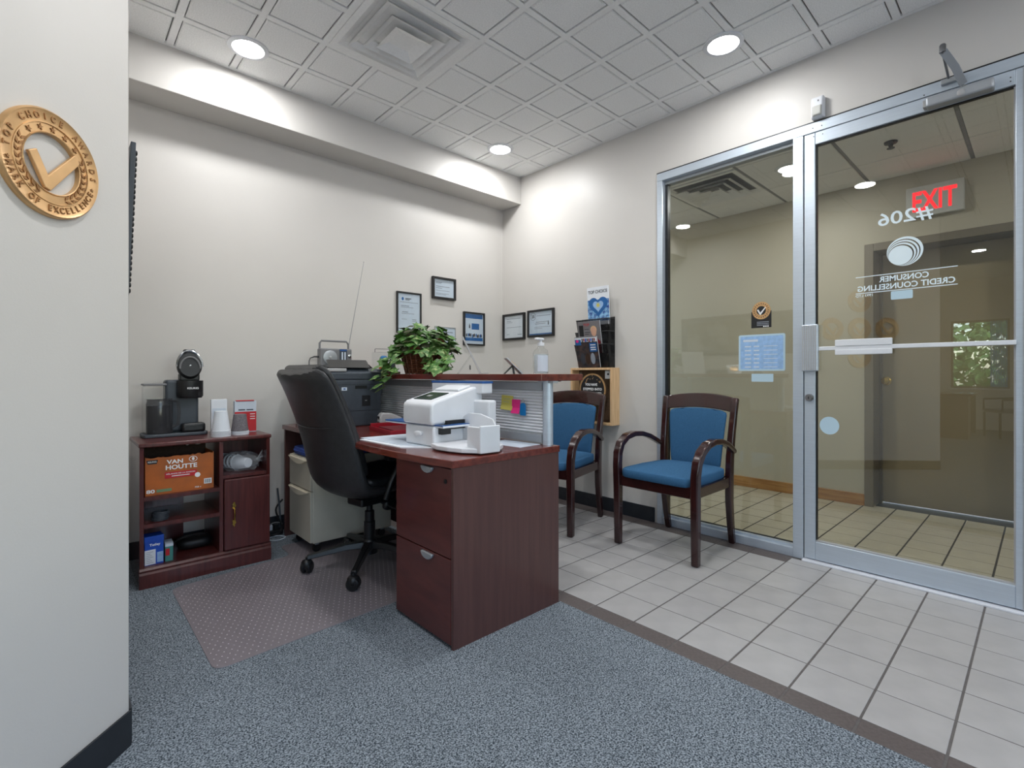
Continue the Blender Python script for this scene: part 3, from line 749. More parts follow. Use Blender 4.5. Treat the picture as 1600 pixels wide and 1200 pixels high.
text('lettering', 'HOUTTE', .024, WHITEI, vb, (.004, -.0012, .134), width=.140, bold=.03)
bx('red_banner', REDC, vb, -.070, .072, -.0014, 0, .078, .110)
text('lettering', 'MÉLANGE DE LA MAISON', .0085, WHITEI, vb, (.0, -.0024, .101), width=.128, bold=.01)
bx('print_line', WHITEI, vb, -.040, .040, -.0022, -.001, .086, .090)
text('lettering', '80', .019, WHITEI, vb, (-.130, -.0012, .020), width=.036, bold=.03)
text('lettering', '750 g', .011, WHITEI, vb, (.078, -.0012, .013), width=.030, bold=.02)
bx('green_banner', mat('sage_print', srgb(120,150,110), .6), vb, -.105, -.040, -.0012, 0, .012, .026)
MB().prism(disc(.056, .168, .019, .015, 24), 'y', -.0010, 0).build('roundel', WHITEI, vb)
MB().prism(disc(.056, .168, .0165, .0125, 24), 'y', -.0014, 0).build('roundel_centre', ORANGE, vb)
MB().prism(disc(.056, .169, .006, .009, 16), 'y', -.0018, 0).build('roundel_mark', WHITEI, vb)
MB().prism(disc(.076, .080, .013, .013, 24), 'y', -.0020, 0).build('stamp', WHITEI, vb)
MB().prism([(-.148,.180),(-.098,.180),(-.104,.160),(-.142,.160)], 'y', -.0012, 0).build('badge', BLACKC, vb)
text('lettering', 'KEURIG', .008, WHITEI, vb, (-.123, -.0020, .171), width=.036, bold=.01)
bx('code_label', WHITEI, vb, .106, .142, -.0012, 0, .026, .054)
for k in range(7): MB().box(.110+.0042*k, .112+.0042*k, -.0018, -.001, .030, .050).build('code_bar', INK, vb)

cb = thing('bagged_cups', 'clear bag of white paper cups lying in the top right cubby', 'cups', (.80, 3.20, .518))
cs = MB()
cupp = [(.001,0),(.026,0),(.028,.002),(.040,.088),(.043,.090),(.040,.094),(.001,.094)]
cs.lathe(cupp, 20)
Mx = Matrix.Translation((.035, -.075, .050)) @ Matrix.Rotation(R_(-35), 4, 'Z') @ Matrix.Rotation(R_(-85), 4, 'X')
cs.xf(Matrix.Translation((.028, -.06, .046)) @ Matrix.Rotation(R_(25), 4, 'Z') @ Matrix.Rotation(R_(-92), 4, 'X'))
cs.build('paper_cup', PAPER, cb, smooth=True)
for k in range(5):
    e = MB().lathe([(.038,.0),(.0425,.004),(.0425,.010),(.038,.012)], 20, caps=False)
    e.xf(Matrix.Translation((.028-.012*k-.035, .03+.024*k, .046)) @ Matrix.Rotation(R_(25), 4, 'Z') @ Matrix.Rotation(R_(-92), 4, 'X')).build('cup_rim', PAPER, cb, smooth=True)
bag = MB().blob((0, .0, .052), (.19, .22, .104), .75, 28, 16)
bag.v = [tuple(Vector(p) * 1.0 + Vector((random.uniform(-.006,.006), random.uniform(-.006,.006), 0 if p[2] < .01 else random.uniform(-.008,.006)))) for p in bag.v]
bag.build('plastic_bag', BAGP, cb, smooth=True, ang=25)
kk = MB()
for k in range(9):
    a = random.uniform(-.8, .8); kk.tube([(.07,-.07,.06),(.085+.02*math.cos(a), -.07, .07+.05*math.sin(a)+.02*random.random())], [.005,.001], 5)
kk.build('bag_gathers', BAGP, cb)

wc = thing('wire_coil', 'coil of dark cable on the middle shelf', 'cable', (.405, 3.13, .3205))
for k in range(6):
    rr = .034 + .002*math.sin(k*2.1)
    MB().tube([(rr*math.cos(2*PI*i/20)+.001*k, rr*math.sin(2*PI*i/20), .0045+.0075*k) for i in range(21)], .004, 8).build('turn', DPLAST, wc, smooth=True)
tb = thing('tea_box', 'blue tea box with a white side label on the bottom shelf', 'box', (.378, 3.10, .104), R_(4))
bx('carton', BLUEC, tb, -.040, .040, 0, .075, 0, .128, bevel=.001)
bx('lid', BLUEC, tb, -.0415, .0415, -.0015, .0765, .115, .145, bevel=.001)
text('lettering', 'Tetley', .016, WHITEI, tb, (.003, -.0012, .100), width=.046, bold=.03)
bx('label_panel', PAPER, tb, -.040, .006, -.0008, 0, .003, .078)
for k in range(7): MB().box(-.034, -.004-.006*(k % 3), -.0014, -.0006, .012+.009*k, .014+.009*k).build('print_line', INKL, tb)
bx('side_print', SKYC, tb, .012, .038, -.0010, 0, .008, .060)
t2 = thing('tea_carton', 'small teal and red tea carton beside the blue tea box', 'box', (.442, 3.105, .104), R_(-4))
bx('carton', TEALC, t2, -.017, .017, 0, .09, 0, .076, bevel=.001)
bx('red_label', REDC, t2, -.0155, .002, -.0008, 0, .030, .066)
bx('top_flap', PAPERB, t2, -.017, .018, 0, .09, .076, .090)
pk = thing('strap_bundle', 'dark bundle of black straps lying on the bottom shelf', 'bag', (.565, 3.28, .104))
MB().blob((0.02,0,.03), (.17, .14, .06), .6, 18, 10).build('bundle', BLACKC, pk, smooth=True)
MB().tube([(-.10,-.06,.05),(-.06,-.07,.075),(0,-.075,.085),(.06,-.07,.08)], .004, 6).build('strap', BPLAST, pk)
MB().tube([(-.104,-.06,.046),(-.096,-.06,.052)], .006, 8).build('strap_tip', CHROME, pk)

# coffee machine ----------------------------------------------------
km = thing('coffee_maker', 'black pod coffee maker with its lid raised and a glass carafe', 'coffee maker', (.505, 3.375, HB)); km.scale = (1.24, .95, 1.34)
MB().prism([(-.118,-.094),(-.124,-.06),(-.122,.08),(.122,.08),(.126,-.05),(.116,-.09),(0,-.098)], 'z', 0, .014).build('base_plate', DPLAST, km, bevel=.004, smooth=True)
bx('column', DPLAST, km, -.035, .095, -.01, .085, .014, .235, bevel=.012, seg=3, smooth=True)
MB().lathe([(.001,.158),(.046,.158),(.052,.166),(.052,.232),(.001,.232)], 28).build('brew_head', BPLAST, km, smooth=True, loc=(.058, -.032, 0))
text('lettering', 'KEURIG', .0085, WHITEI, km, (.062, -.0855, .200), width=.044, bold=.02)
# raised lid: a disc tilted back
ld = MB().lathe([(.001,0),(.044,0),(.050,.008),(.050,.030),(.044,.040),(.001,.040)], 28)
ldo = ld.xf(Matrix.Translation((.058, .01, .292)) @ Matrix.Rotation(R_(78), 4, 'X') @ Matrix.Scale(1.18, 4, (0,1,0))).build('lid', BPLAST, km, smooth=True)
MB().tube([(.058+.050*math.cos(a), -.018+.008*math.sin(a), .292+.068*math.sin(a)) for a in [PI*i/16 for i in range(17)]], .0055, 8).build('lid_rim', CHROME, ldo, smooth=True)
MB().tube([(.058+.040*math.cos(a), -.032, .283+.050*math.sin(a)) for a in [PI*i/16 for i in range(17)]], .004, 8).build('inner_ring', GPLAST, ldo, smooth=True)
MB().blob((.058, -.034, .296), (.010,.008,.010), .9, 10, 6).build('needle', CHROME, ldo, smooth=True)
MB().box(.034, .082, -.012, .012, .346, .366).build('lid_latch', BPLAST, ldo, bevel=.006)
bx('hinge_block', BPLAST, km, .018, .098, -.02, .04, .230, .262, bevel=.006)
# tank on the left and carafe in front
bx('water_tank', CLEAR, km, -.116, -.036, -.015, .075, .016, .212, bevel=.008)
bx('tank_lid', GPLAST, km, -.118, -.030, -.018, .080, .212, .220, bevel=.003)
MB().lathe([(.001,.014),(.048,.014),(.050,.02),(.050,.138),(.046,.150),(.048,.158)], 28).build('carafe', SMOKE, km, smooth=True, loc=(-.060, -.045, 0))
MB().lathe([(.001,.016),(.047,.016),(.047,.130),(.001,.130)], 24).build('coffee', mat('coffee', srgb(34,30,30), .2), km, smooth=True, loc=(-.060, -.045, 0))
MB().sweep([(-.020,-.075,.150),(.004,-.088,.146),(.008,-.090,.10),(.004,-.088,.05),(-.018,-.075,.040)], (.7,-.7,0), .014, .007).build('carafe_handle', SMOKE, km, bevel=.002)
MB().box(.02, .112, -.088, -.02, .014, .052).build('drip_tray', BPLAST, km, bevel=.010, seg=3, smooth=True)

cupm = [(.001,0),(.0385,0),(.0385,.004),(.037,.006),(.027,.092),(.001,.092)]
st = thing('paper_cup_stack', 'upside-down stack of white paper cups on the shelf unit', 'cups', (.690, 3.15, HB)); st.scale = (1.2, 1.2, 1.15)
for k in range(5):
    z = .006*k
    if k == 4: MB().lathe([(.001,z),(.0400,z),(.0400,z+.004),(.0385,z+.005),(.0265,z+.098),(.001,z+.098)], 24).build('paper_cup', PAPER, st, smooth=True)
    else: MB().lathe([(.036,z),(.0410-.0002*k,z),(.0410-.0002*k,z+.0045),(.036,z+.005)], 24, caps=False).build('cup_rim', PAPER, st, smooth=True)
st2 = thing('coffee_cup_stack', 'upside-down stack of grey patterned cups by the red carton', 'cups', (.795, 3.185, HB)); st2.scale = (1.18, 1.18, 1.15)
for k in range(4):
    z = .006*k
    if k == 3: MB().lathe([(.001,z),(.039,z),(.039,z+.004),(.0375,z+.005),(.028,z+.082),(.001,z+.082)], 24).build('paper_cup', GREYCUP, st2, smooth=True)
    else: MB().lathe([(.036,z),(.0400,z),(.0400,z+.0045),(.036,z+.005)], 24, caps=False).build('cup_rim', PAPER, st2, smooth=True)
wbx = thing('filter_carton', 'tall white carton behind the white paper cups', 'box', (.705, 3.26, HB), R_(-8))
bx('carton', PAPER, wbx, -.040, .040, 0, .055, 0, .200, bevel=.001)
bx('label', PAPERB, wbx, -.034, .034, -.0008, 0, .09, .150)
for k in range(4): MB().box(-.026, .022-.008*(k % 2), -.0014, -.0006, .100+.011*k, .1025+.011*k).build('print_line', INKL, wbx)
rb_ = thing('stir_stick_carton', 'red and white carton behind the grey cups', 'box', (.845, 3.27, HB), R_(-6)); rb_.scale = (1.2, 1, 1.02)
bx('carton', PAPERB, rb_, -.046, .050, 0, .06, 0, .182, bevel=.001)
bx('red_front', REDC, rb_, -.046, .050, -.0008, 0, .004, .120)
bx('flap', REDC, rb_, -.040, .040, -.004, .03, .182, .187)
for k in range(3): MB().box(.022, .044, -.0016, -.0006, .075+.014*k, .079+.014*k).build('print_line', WHITEI, rb_)
for k in range(2): MB().box(-.030+.036*k, .0+.036*k, -.0012, -.0002, .128, .134).build('print_line', INK, rb_)

# ================================================================== FLOOR MAT, PEDESTAL, OFFICE CHAIR
fm = thing('chair_mat', 'studded translucent vinyl chair mat on the carpet', 'mat', (.43, 2.04, .004))
def rpoly(pts, r, n=5):
    out = []
    for i, p in enumerate(pts):
        a = Vector(pts[i-1]) - Vector(p); b = Vector(pts[(i+1) % len(pts)]) - Vector(p); p = Vector(p)
        p0 = p + a.normalized()*r; p1 = p + b.normalized()*r
        for k in range(n+1):
            t = k/n; out.append(tuple(p0*(1-t)**2 + p*2*t*(1-t) + p1*t*t))
    return out
mp_ = rpoly([(-.005,0),(1.24,.065),(1.24,1.20),(.60,1.20),(.60,.995),(.0,.925)], .05)
MB().prism(mp_, 'z', 0, .003).build('sheet', MATP, fm, bevel=.001)
sd = MB()
for i in range(44):
    for j in range(44):
        x = .012 + .0272*i + (.0136 if j % 2 else 0); y = .03 + .0265*j + .05*x
        if x > 1.22 or y > 1.18 or (x < .61 and y > .90 + .07*x): continue
        sd.add([(x-.0024,y-.0024,.003),(x+.0024,y-.0024,.003),(x+.0024,y+.0024,.003),(x-.0024,y+.0024,.003),(x,y,.0048)], [(0,1,4),(1,2,4),(2,3,4),(3,0,4)])
sd.build('studs', mat('stud_vinyl', srgb(168,160,164), .35), fm)['kind'] = 'stuff'

mpd = thing('mobile_pedestal', 'cream metal drawer pedestal on castors under the desk', 'cabinet', (1.115, 2.955, .007))
bx('body', CREAM, mpd, .016, .53, 0, .355, .06, .563, bevel=.004)
for z0, z1 in ((.375, .560), (.066, .370)):
    d = MB().box(0, .018, .002, .353, z0, z1).build('drawer', CREAM, mpd, bevel=.003)
    hp = [(.025,z1-.004)] + [(.03+.295*i/12, z1-.010-.030*math.sin(PI*i/12)) for i in range(13)] + [(.33,z1-.004)]
    MB().prism(hp, 'x', -.018, .001).build('scoop_pull', CREAML, d, bevel=.004)
for x, y in ((.05,.04),(.05,.31),(.48,.04),(.48,.31)):
    w = MB().lathe([(.001,-.011),(.022,-.011),(.025,-.006),(.025,.006),(.022,.011),(.001,.011)], 14).xf(Matrix.Rotation(R_(90),4,'X'))
    w.build('castor_wheel', BPLAST, mpd, smooth=True, loc=(x, y, .025))
    bx('castor_fork', ALUD, mpd, x-.012, x+.012, y-.014, y+.014, .044, .062)
MB().lathe([(.001,0),(.007,0),(.007,.004),(.001,.004)], 10).xf(Matrix.Rotation(R_(-90),4,'Y')).build('lock', STEEL, mpd, loc=(-.0, .03, .53))
cu_ = thing('seat_cushion', 'royal blue cushion on top of the cream pedestal', 'cushion', (1.372, 3.13, .570))
MB().blob((0,0,.026), (.50, .345, .052), .25, 28, 10).build('pad', CUSHB, cu_, smooth=True)
MB().tube([( .249*math.copysign(abs(math.cos(a))**.25, math.cos(a)), .172*math.copysign(abs(math.sin(a))**.25, math.sin(a)), .026) for a in [2*PI*i/48 for i in range(49)]], .004, 6).build('piping', CUSHB, cu_, smooth=True)

oc = thing('office_chair', 'black leather high-back office chair on castors at the desk', 'chair', (1.302, 2.58, .007), R_(9))
for k in range(5):
    a = R_(148.5 + 72*k)
    L = MB(); c, s_ = math.cos(a), math.sin(a)
    rings = []
    for r, z, w, t in ((.025,.122,.030,.036),(.12,.118,.024,.032),(.24,.098,.019,.026),(.325,.084,.017,.022)):
        p = Vector((r*c, r*s_, z)); n = Vector((-s_, c, 0))
        rings.append([tuple(p-n*w+Vector((0,0,-t/2))), tuple(p+n*w+Vector((0,0,-t/2))), tuple(p+n*w*.7+Vector((0,0,t/2))), tuple(p-n*w*.7+Vector((0,0,t/2)))])
    lg = L.loft(rings).build('base_leg', BPLAST, oc, bevel=.004, smooth=True)
    ca = a + R_(65 + 20*k)
    wd_ = Vector((-math.sin(ca), math.cos(ca), 0))
    for sd_ in (-1, 1):
        w = MB().lathe([(.001,-.011),(.027,-.011),(.033,-.005),(.033,.005),(.027,.011),(.001,.011)], 18)
        p = Vector((.325*c, .325*s_, .033)) + wd_*sd_*.015
        w.xf(Matrix.Translation(p) @ Matrix.Rotation(ca, 4, 'Z') @ Matrix.Rotation(R_(90), 4, 'X')).build('castor_wheel', BPLAST, lg, smooth=True)
    MB().blob((.325*c, .325*s_, .046), (.058, .058, .056), .7, 12, 8).build('castor_hood', BPLAST, lg, smooth=True)
    MB().tube([(.325*c,.325*s_,.05),(.325*c,.325*s_,.086)], .009, 8).build('castor_stem', BPLAST, lg)
MB().lathe([(.001,.07),(.042,.07),(.042,.135),(.034,.150),(.001,.15)], 20).build('hub', BPLAST, oc, smooth=True)
MB().lathe([(.001,.12),(.031,.12),(.031,.245),(.026,.25),(.026,.305),(.017,.31),(.017,.37),(.001,.37)], 20).build('gas_column', BPLAST, oc, smooth=True)
MB().box(-.10, .12, -.07, .07, .35, .395).build('tilt_mechanism', BPLAST, oc, bevel=.012, seg=3)
MB().blob((.06, -.10, .345), (.085, .05, .06), .7, 14, 8).build('tension_knob', BPLAST, oc, smooth=True)
MB().tube([(.02,-.07,.36),(.05,-.17,.33),(.07,-.235,.305)], [.006,.005,.005], 8).build('lever', BPLAST, oc, smooth=True)
MB().blob((.075,-.245,.302), (.03,.03,.018), .8, 10, 6).build('lever_paddle', BPLAST, oc, smooth=True)
# one-piece shell: (x, z, half width, thickness) along the seat and up the back
prof = [(x - max(0, z-.6)*.09, z if z < .5 else .5 + (z-.5)*.955, w*.98, t) for x, z, w, t in [(.27,.455,.215,.050),(.20,.452,.235,.058),(.08,.440,.245,.062),(-.05,.428,.248,.064),(-.13,.428,.250,.066),(-.195,.450,.252,.070),(-.235,.500,.254,.074),(-.255,.565,.255,.072),(-.268,.64,.254,.066),(-.285,.73,.250,.060),(-.308,.82,.246,.056),(-.335,.91,.242,.052),(-.362,.99,.238,.048),(-.392,1.06,.232,.044),(-.420,1.105,.226,.040)]]
def shell(prof, off, wid, th, n=20, e=.45, trim=(0, 0)):
    rings = []
    pr = prof[trim[0]:len(prof)-trim[1]]
    for i, (x, z, w, t) in enumerate(pr):
        a = pr[max(i-1,0)]; b = pr[min(i+1,len(pr)-1)]
        d = Vector((b[0]-a[0], 0, b[1]-a[1])).normalized(); nn = Vector((-d.z, 0, d.x)) * -1     # towards the sitter
        c = Vector((x, 0, z)) + nn*off
        ring = []
        for k in range(n):
            q = 2*PI*k/n
            cc_, ss_ = math.cos(q), math.sin(q)
            u = math.copysign(abs(cc_)**e, cc_)*w*wid; v_ = math.copysign(abs(ss_)**.8, ss_)*t*th/2
            # wings curve towards the sitter
            ring.append(tuple(c + Vector((0, u, 0)) + nn*(v_ + .045*(u/(w*wid))**2*wid**2)))
        rings.append(ring)
    return MB().loft(rings)
shell(prof, 0, 1.0, 1.0).build('shell', LEATHER, oc, smooth=True, sub=1, ang=80)
shell(prof, .044, .89, 1.2, trim=(6, 0)).build('back_pad', LEATHER, oc, smooth=True, sub=1, ang=80)
shell(prof, .042, .86, 1.2, trim=(0, 9)).build('seat_pad', LEATHER, oc, smooth=True, sub=1, ang=80)
sm = []
for k in range(13):
    u = -1 + 2*k/12; w = .2415*.97
    nn = Vector((.96, 0, .27)); p = Vector((-.327, 0, .806)) + Vector((0, u*w, 0)) + nn*(-.0285*(1-abs(u)**6) + .045*u*u)
    sm.append(tuple(p))
MB().tube(sm, .003, 6).build('seam', LEATHER, oc, smooth=True)
for sd_ in (-1, 1):
    MB().tube([(-.10,sd_*.275,.43),(-.08,sd_*.295,.52),(-.02,sd_*.30,.615),(.04,sd_*.295,.60),(.12,sd_*.285,.47),(.13,sd_*.24,.40)], [.014,.016,.018,.018,.016,.012], 10).build('arm_loop', BPLAST, oc, smooth=True)
    MB().blob((.0,sd_*.298,.645), (.24,.055,.036), .5, 16, 8).build('arm_pad', BPLAST, oc, smooth=True)

# cables on the floor between shelf and pedestal
def cable(label, pts, r, m, name='power_cable'):
    o = thing(name, label, 'cable', pts[0])
    b = Vector(pts[0]); P = [Vector(p)-b for p in pts]
    out = []
    for i in range(len(P)-1):
        p0 = P[max(i-1,0)]; p1 = P[i]; p2 = P[i+1]; p3 = P[min(i+2,len(P)-1)]
        for k in range(6):
            t = k/6; out.append(.5*((2*p1)+(p2-p0)*t+(2*p0-5*p1+4*p2-p3)*t*t+(3*p1-p0-3*p2+p3)*t**3))
    out.append(P[-1])
    MB().tube(out, r, 7).build('cord', m, o, smooth=True); return o
cable('black power cable drooping along the back wall baseboard', [(1.00,3.52,.012),(1.06,3.44,.02),(1.12,3.47,.05),(1.10,3.53,.16),(1.15,3.55,.22)], .006, BPLAST)
cable('thin white cord curled on the carpet beside the shelf unit', [(1.00,3.42,.007),(1.06,3.36,.007),(1.12,3.40,.007),(1.08,3.46,.007),(1.02,3.44,.007)], .003, PAPER)
cable('grey network cable looped behind the cream pedestal', [(1.02,3.50,.05),(1.07,3.48,.09),(1.13,3.50,.07),(1.12,3.54,.03),(1.05,3.55,.025)], .004, GPLAST)
cable('blue-grey cord running up the wall behind the desk end', [(1.07,3.52,.02),(1.115,3.50,.06),(1.125,3.53,.16),(1.12,3.56,.30)], .006, DPLAST)
ps = thing('power_strip', 'black power strip with a tangle of plugs by the baseboard', 'power strip', (1.07, 3.50, .004))
bx('bar', BPLAST, ps, -.09, .06, -.03, .03, 0, .035, bevel=.006)
for k in range(3): bx('plug', [BPLAST, PAPER, BPLAST][k], ps, -.075+.042*k, -.045+.042*k, -.015, .015, .035, .07, bevel=.004)

# ================================================================== THINGS ON THE DESK
pr_ = thing('laser_printer', 'charcoal laser printer with an open top tray on the desk', 'printer', (1.40, 3.0, DT))
bx('body', DPLAST, pr_, -.20, .20, .0, .38, .0, .30, bevel=.010, seg=3)
MB().prism([(0,.30),(0,.345),(.06,.372),(.38,.372),(.38,.30)], 'x', -.20, .20).build('upper_case', DPLAST, pr_, bevel=.008, seg=3)
bx('side_bulge', DPLAST, pr_, .185, .222, .02, .36, .20, .37, bevel=.012, seg=3)
MB().prism([(-.14,.374),(-.05,.40),(.16,.40),(.19,.374)], 'y', .10, .32).build('tray_well', BPLAST, pr_)
MB().loft([[(-.145,.02,.378),(.13,.02,.378),(.13,.024,.374),(-.145,.024,.374)], [(-.09,.20,.432),(.19,.20,.432),(.19,.204,.427),(-.09,.204,.427)]]).build('output_flap', BPLAST, pr_, bevel=.002)
bx('slot', BPLAST, pr_, .015, .095, -.003, .01, .243, .262)
bx('vent_panel', BPLAST, pr_, .062, .118, -.003, .01, .130, .198)
MB().blob((.088,-.003,.165), (.016,.004,.008), .8, 10, 6).build('badge', GPLAST, pr_, smooth=True)
bx('sticker', PAPERB, pr_, -.075, -.040, -.0015, 0, .232, .252)
bx('sticker_print', BLUEP, pr_, -.064, -.050, -.0025, -.001, .238, .246)
bx('control_panel', LGREY, pr_, -.20, -.04, .002, .09, .352, .372, bevel=.004)
bx('seam_line', BPLAST, pr_, -.199, .199, -.0012, .002, .268, .270); bx('seam_line', BPLAST, pr_, -.199, .199, -.0012, .002, .100, .102)
rd = thing('portable_radio', 'grey portable radio with handle and long aerial behind the printer', 'radio', (1.36, 3.44, DT+.372))
rd.location = (1.465, 3.43, 1.108)
bx('case', GPLAST, rd, -.115, .115, -.03, .03, .022, .150, bevel=.010, seg=3)
MB().lathe([(.001,0),(.048,0),(.050,.003),(.046,.005),(.001,.002)], 28).xf(Matrix.Rotation(R_(90),4,'X')).build('speaker_grille', ALUD, rd, smooth=True, loc=(-.045,-.030,.086))
MB().blob((-.045,-.034,.086), (.022,.01,.022), .9, 12, 8).build('speaker_cone', LGREY, rd, smooth=True)
bx('dial_panel', DPLAST, rd, .022, .076, -.0325, -.029, .048, .146)
for x in (.036, .056): bx('dial_scale', PAPERB, rd, x, x+.010, -.0335, -.0315, .056, .126)
bx('dial_header', BLUEP, rd, .024, .074, -.0335, -.0315, .134, .144)
MB().tube([(-.108,0,.145),(-.108,0,.185),(-.095,0,.203),(.085,0,.203),(.100,0,.185),(.100,0,.12)], .007, 10).build('handle', GPLAST, rd, smooth=True)
MB().blob((.097,-.030,.098), (.030,.022,.030), .9, 14, 8).build('tuning_knob', CHROME, rd, smooth=True)
MB().tube([(.105,.012,.150),(.225,.012,.80)], [.0030,.0014], 8).build('aerial', STEEL, rd, smooth=True)
MB().blob((.225,.012,.802), (.007,.007,.007), 1, 8, 6).build('aerial_tip', STEEL, rd, smooth=True)
MB().tube([(-.116,0,.09),(-.145,0,.090),(-.172,0,.080),(-.180,0,.06),(-.182,0,-.10)], [.006,.005,.003,.003,.003], 8).build('power_lead', BPLAST, rd, smooth=True)

sbx = thing('storage_box', 'grey plastic box under the radio behind the printer', 'box', (1.42, 3.44, DT))
bx('case', GPLAST, sbx, -.20, .10, -.045, .06, 0, .360, bevel=.004)
bx('lid', GPLAST, sbx, -.205, .105, -.05, .065, .360, .388, bevel=.006)
MB().blob((-.15,-.051,.374), (.012,.004,.008), .8, 8, 6).build('latch', LGREY, sbx, smooth=True)
hpch = thing('electric_stapler', 'silver grey electric stapler beside the printer', 'stapler', (1.555, 2.80, DT), R_(-12))
MB().prism([(-.075,0),(-.075,.075),(-.06,.095),(0,.092),(.06,.065),(.085,.03),(.085,0)], 'y', -.035, .035).build('case', LGREY, hpch, bevel=.008, seg=3, smooth=True)
bx('mouth', BPLAST, hpch, -.079, -.06, -.026, .026, .012, .040, bevel=.003)
bx('badge', BPLAST, hpch, -.078, -.072, -.018, .018, .060, .074)
tr = thing('letter_tray', 'shallow red plastic letter tray beside the mailing machine', 'tray', (1.50, 2.58, DT), R_(-8))
bx('floor', REDTRAY, tr, -.13, .15, -.17, .17, 0, .004)
for a in ((-.13,-.124,-.17,.17,.0,.026),(.144,.15,-.17,.17,.0,.045),(-.124,.144,.164,.17,.0,.040),(-.124,.144,-.17,-.164,.0,.026)): bx('rim', REDTRAY, tr, *a, bevel=.002)
bx('papers', mat('maroon_cover', srgb(110,36,44), .5), tr, -.09, .13, -.14, .12, .004, .022)
bp_ = thing('paper_pad', 'loose white papers lying under the mailing machine', 'papers', (1.36, 2.02, DT))
MB().prism([(-.215,.36),(-.20,-.02),(-.05,-.20),(.24,-.22),(.26,.34)], 'z', 0, .0035).build('sheet', PAPER, bp_)
MB().prism([(-.19,.40),(-.17,.02),(-.02,-.16),(.22,-.18),(.24,.37)], 'z', .0035, .006).build('sheet', PAPERB, bp_)
sp_ = thing('paper_sheet', 'single white sheet at the foot of the privacy screen', 'papers', (1.63, 1.74, DT), R_(4))
bx('sheet', PAPERB, sp_, -.075, .07, -.105, .13, 0, .0015)

# mailing machine: local +x to the back (world +x)
mm = thing('mailing_machine', 'white mailing machine with a sloped display and feed trays on the desk', 'postage machine', (1.43, 1.94, DT+.006), R_(4))
MB().prism([(-.175,-.05),(-.175,.17),(.13,.17),(.13,-.05)], 'z', 0, .092).build('base', WPLAST, mm, bevel=.010, seg=3, smooth=True)
MB().prism([(-.185,.098),(-.190,.115),(-.190,.190),(-.170,.206),(.075,.268),(.13,.268),(.13,.098)], 'y', -.052, .172).build('upper_body', WPLAST, mm, bevel=.012, seg=3, smooth=True)
sl = math.atan2(.062, .245)
def on_slope(name, m, x0, x1, y0, y1, t0, t1, parent, bevel=0):
    return MB().box(x0, x1, y0, y1, t0, t1).xf(Matrix.Translation((-.170,0,.206)) @ Matrix.Rotation(-sl, 4, 'Y')).build(name, m, parent, bevel=bevel)
sc2 = on_slope('display', SCREEN, .020, .130, .000, .135, -.002, .004, mm, .002)
on_slope('display_icon', LGREY, .06, .080, .06, .085, .003, .005, sc2)
on_slope('step', WPLAST, .165, .245, -.03, .15, .0, .010, mm, .003)
bx('feed_deck', WPLAST, mm, -.16, .06, -.10, .36, .086, .096, bevel=.003)
bx('feed_deck_stripe', BLUEP, mm, -.163, .06, -.098, .362, .094, .099)
bx('feed_slot', BPLAST, mm, -.11, .06, -.066, -.045, .075, .116)
MB().box(-.15, -.095, -.078, -.052, .055, .10).build('guide_block', BPLAST, mm, bevel=.003)
MB().blob((-.182,.055,.055), (.022,.055,.024), .7, 14, 8).build('front_latch', WPLAST, mm, smooth=True)
bx('hopper', WPLAST, mm, .085, .155, -.095, .30, .235, .290, bevel=.006)
bx('hopper_rim', BLUEP, mm, .083, .157, -.097, .302, .284, .295, bevel=.002)
bx('rear_tower', WPLAST, mm, .07, .125, -.155, -.04, 0, .205, bevel=.010)
# output catch tray towards the viewer
MB().prism([(-.19,-.05),(-.215,-.12),(-.215,-.20),(-.20,-.27),(-.16,-.335),(-.06,-.350),(.02,-.30),(.06,-.05)], 'z', 0, .020).build('catch_tray', WPLAST, mm, bevel=.004)
MB().prism([(-.165,-.348),(-.062,-.362),(-.060,-.350),(-.163,-.336)], 'z', .0, .115).build('catch_end', WPLAST, mm, bevel=.004)
MB().prism([(-.165,-.348),(-.152,-.346),(-.150,-.265),(-.163,-.262)], 'z', .0, .110).build('catch_front', WPLAST, mm, bevel=.004)
MB().prism([(-.05,.018),(-.05,.128),(-.09,.148),(-.17,.148),(-.25,.128),(-.27,.10),(-.27,.018)], 'x', .0, .008).build('catch_back', WPLAST, mm, bevel=.003)

# ================================================================== THINGS ON THE COUNTER
pb = thing('ivy_basket', 'leafy variegated ivy in a brown wicker basket on the counter', 'plant', (1.80, 2.80, CT)); pb.scale = (1.3,)*3
BK = MB()
prof_b = []
for k in range(13):
    z = .006 + .0095*k; r = .105 + .030*(k/12)
    prof_b += [(r-.004, z-.0045), (r+.0035, z), (r-.004, z+.0045)]
BK.lathe([(.001,.0)] + prof_b + [(.118,.124),(.001,.112)], 40, caps=False)
BK.v = [(x*.80, y*1.05, z) for x, y, z in BK.v]
bko = BK.build('basket', WICKER, pb, smooth=True, ang=30)
for k in range(24):
    a = 2*PI*k/24
    MB().tube([(.103*.8*math.cos(a), .103*1.05*math.sin(a), 0), (.139*.8*math.cos(a), .139*1.05*math.sin(a), .125)], .0035, 6).build('stake', WICKER, bko)
MB().tube([(.136*.8*math.cos(2*PI*i/40), .136*1.05*math.sin(2*PI*i/40), .126+.003*math.sin(i*2.2)) for i in range(41)], .007, 8).build('rim', WICKER, bko, smooth=True)
for sg in (-1, 1):
    MB().tube([(.0+.03*math.cos(a), sg*(.138+.008*math.sin(a)), .126+.045*math.sin(a)) for a in [PI*i/10 for i in range(11)]], .006, 7).build('ear_handle', WICKER, bko, smooth=True)
MB().lathe([(.001,.112),(.10,.112),(.10,.108),(.001,.108)], 20).build('soil', BARK, pb)
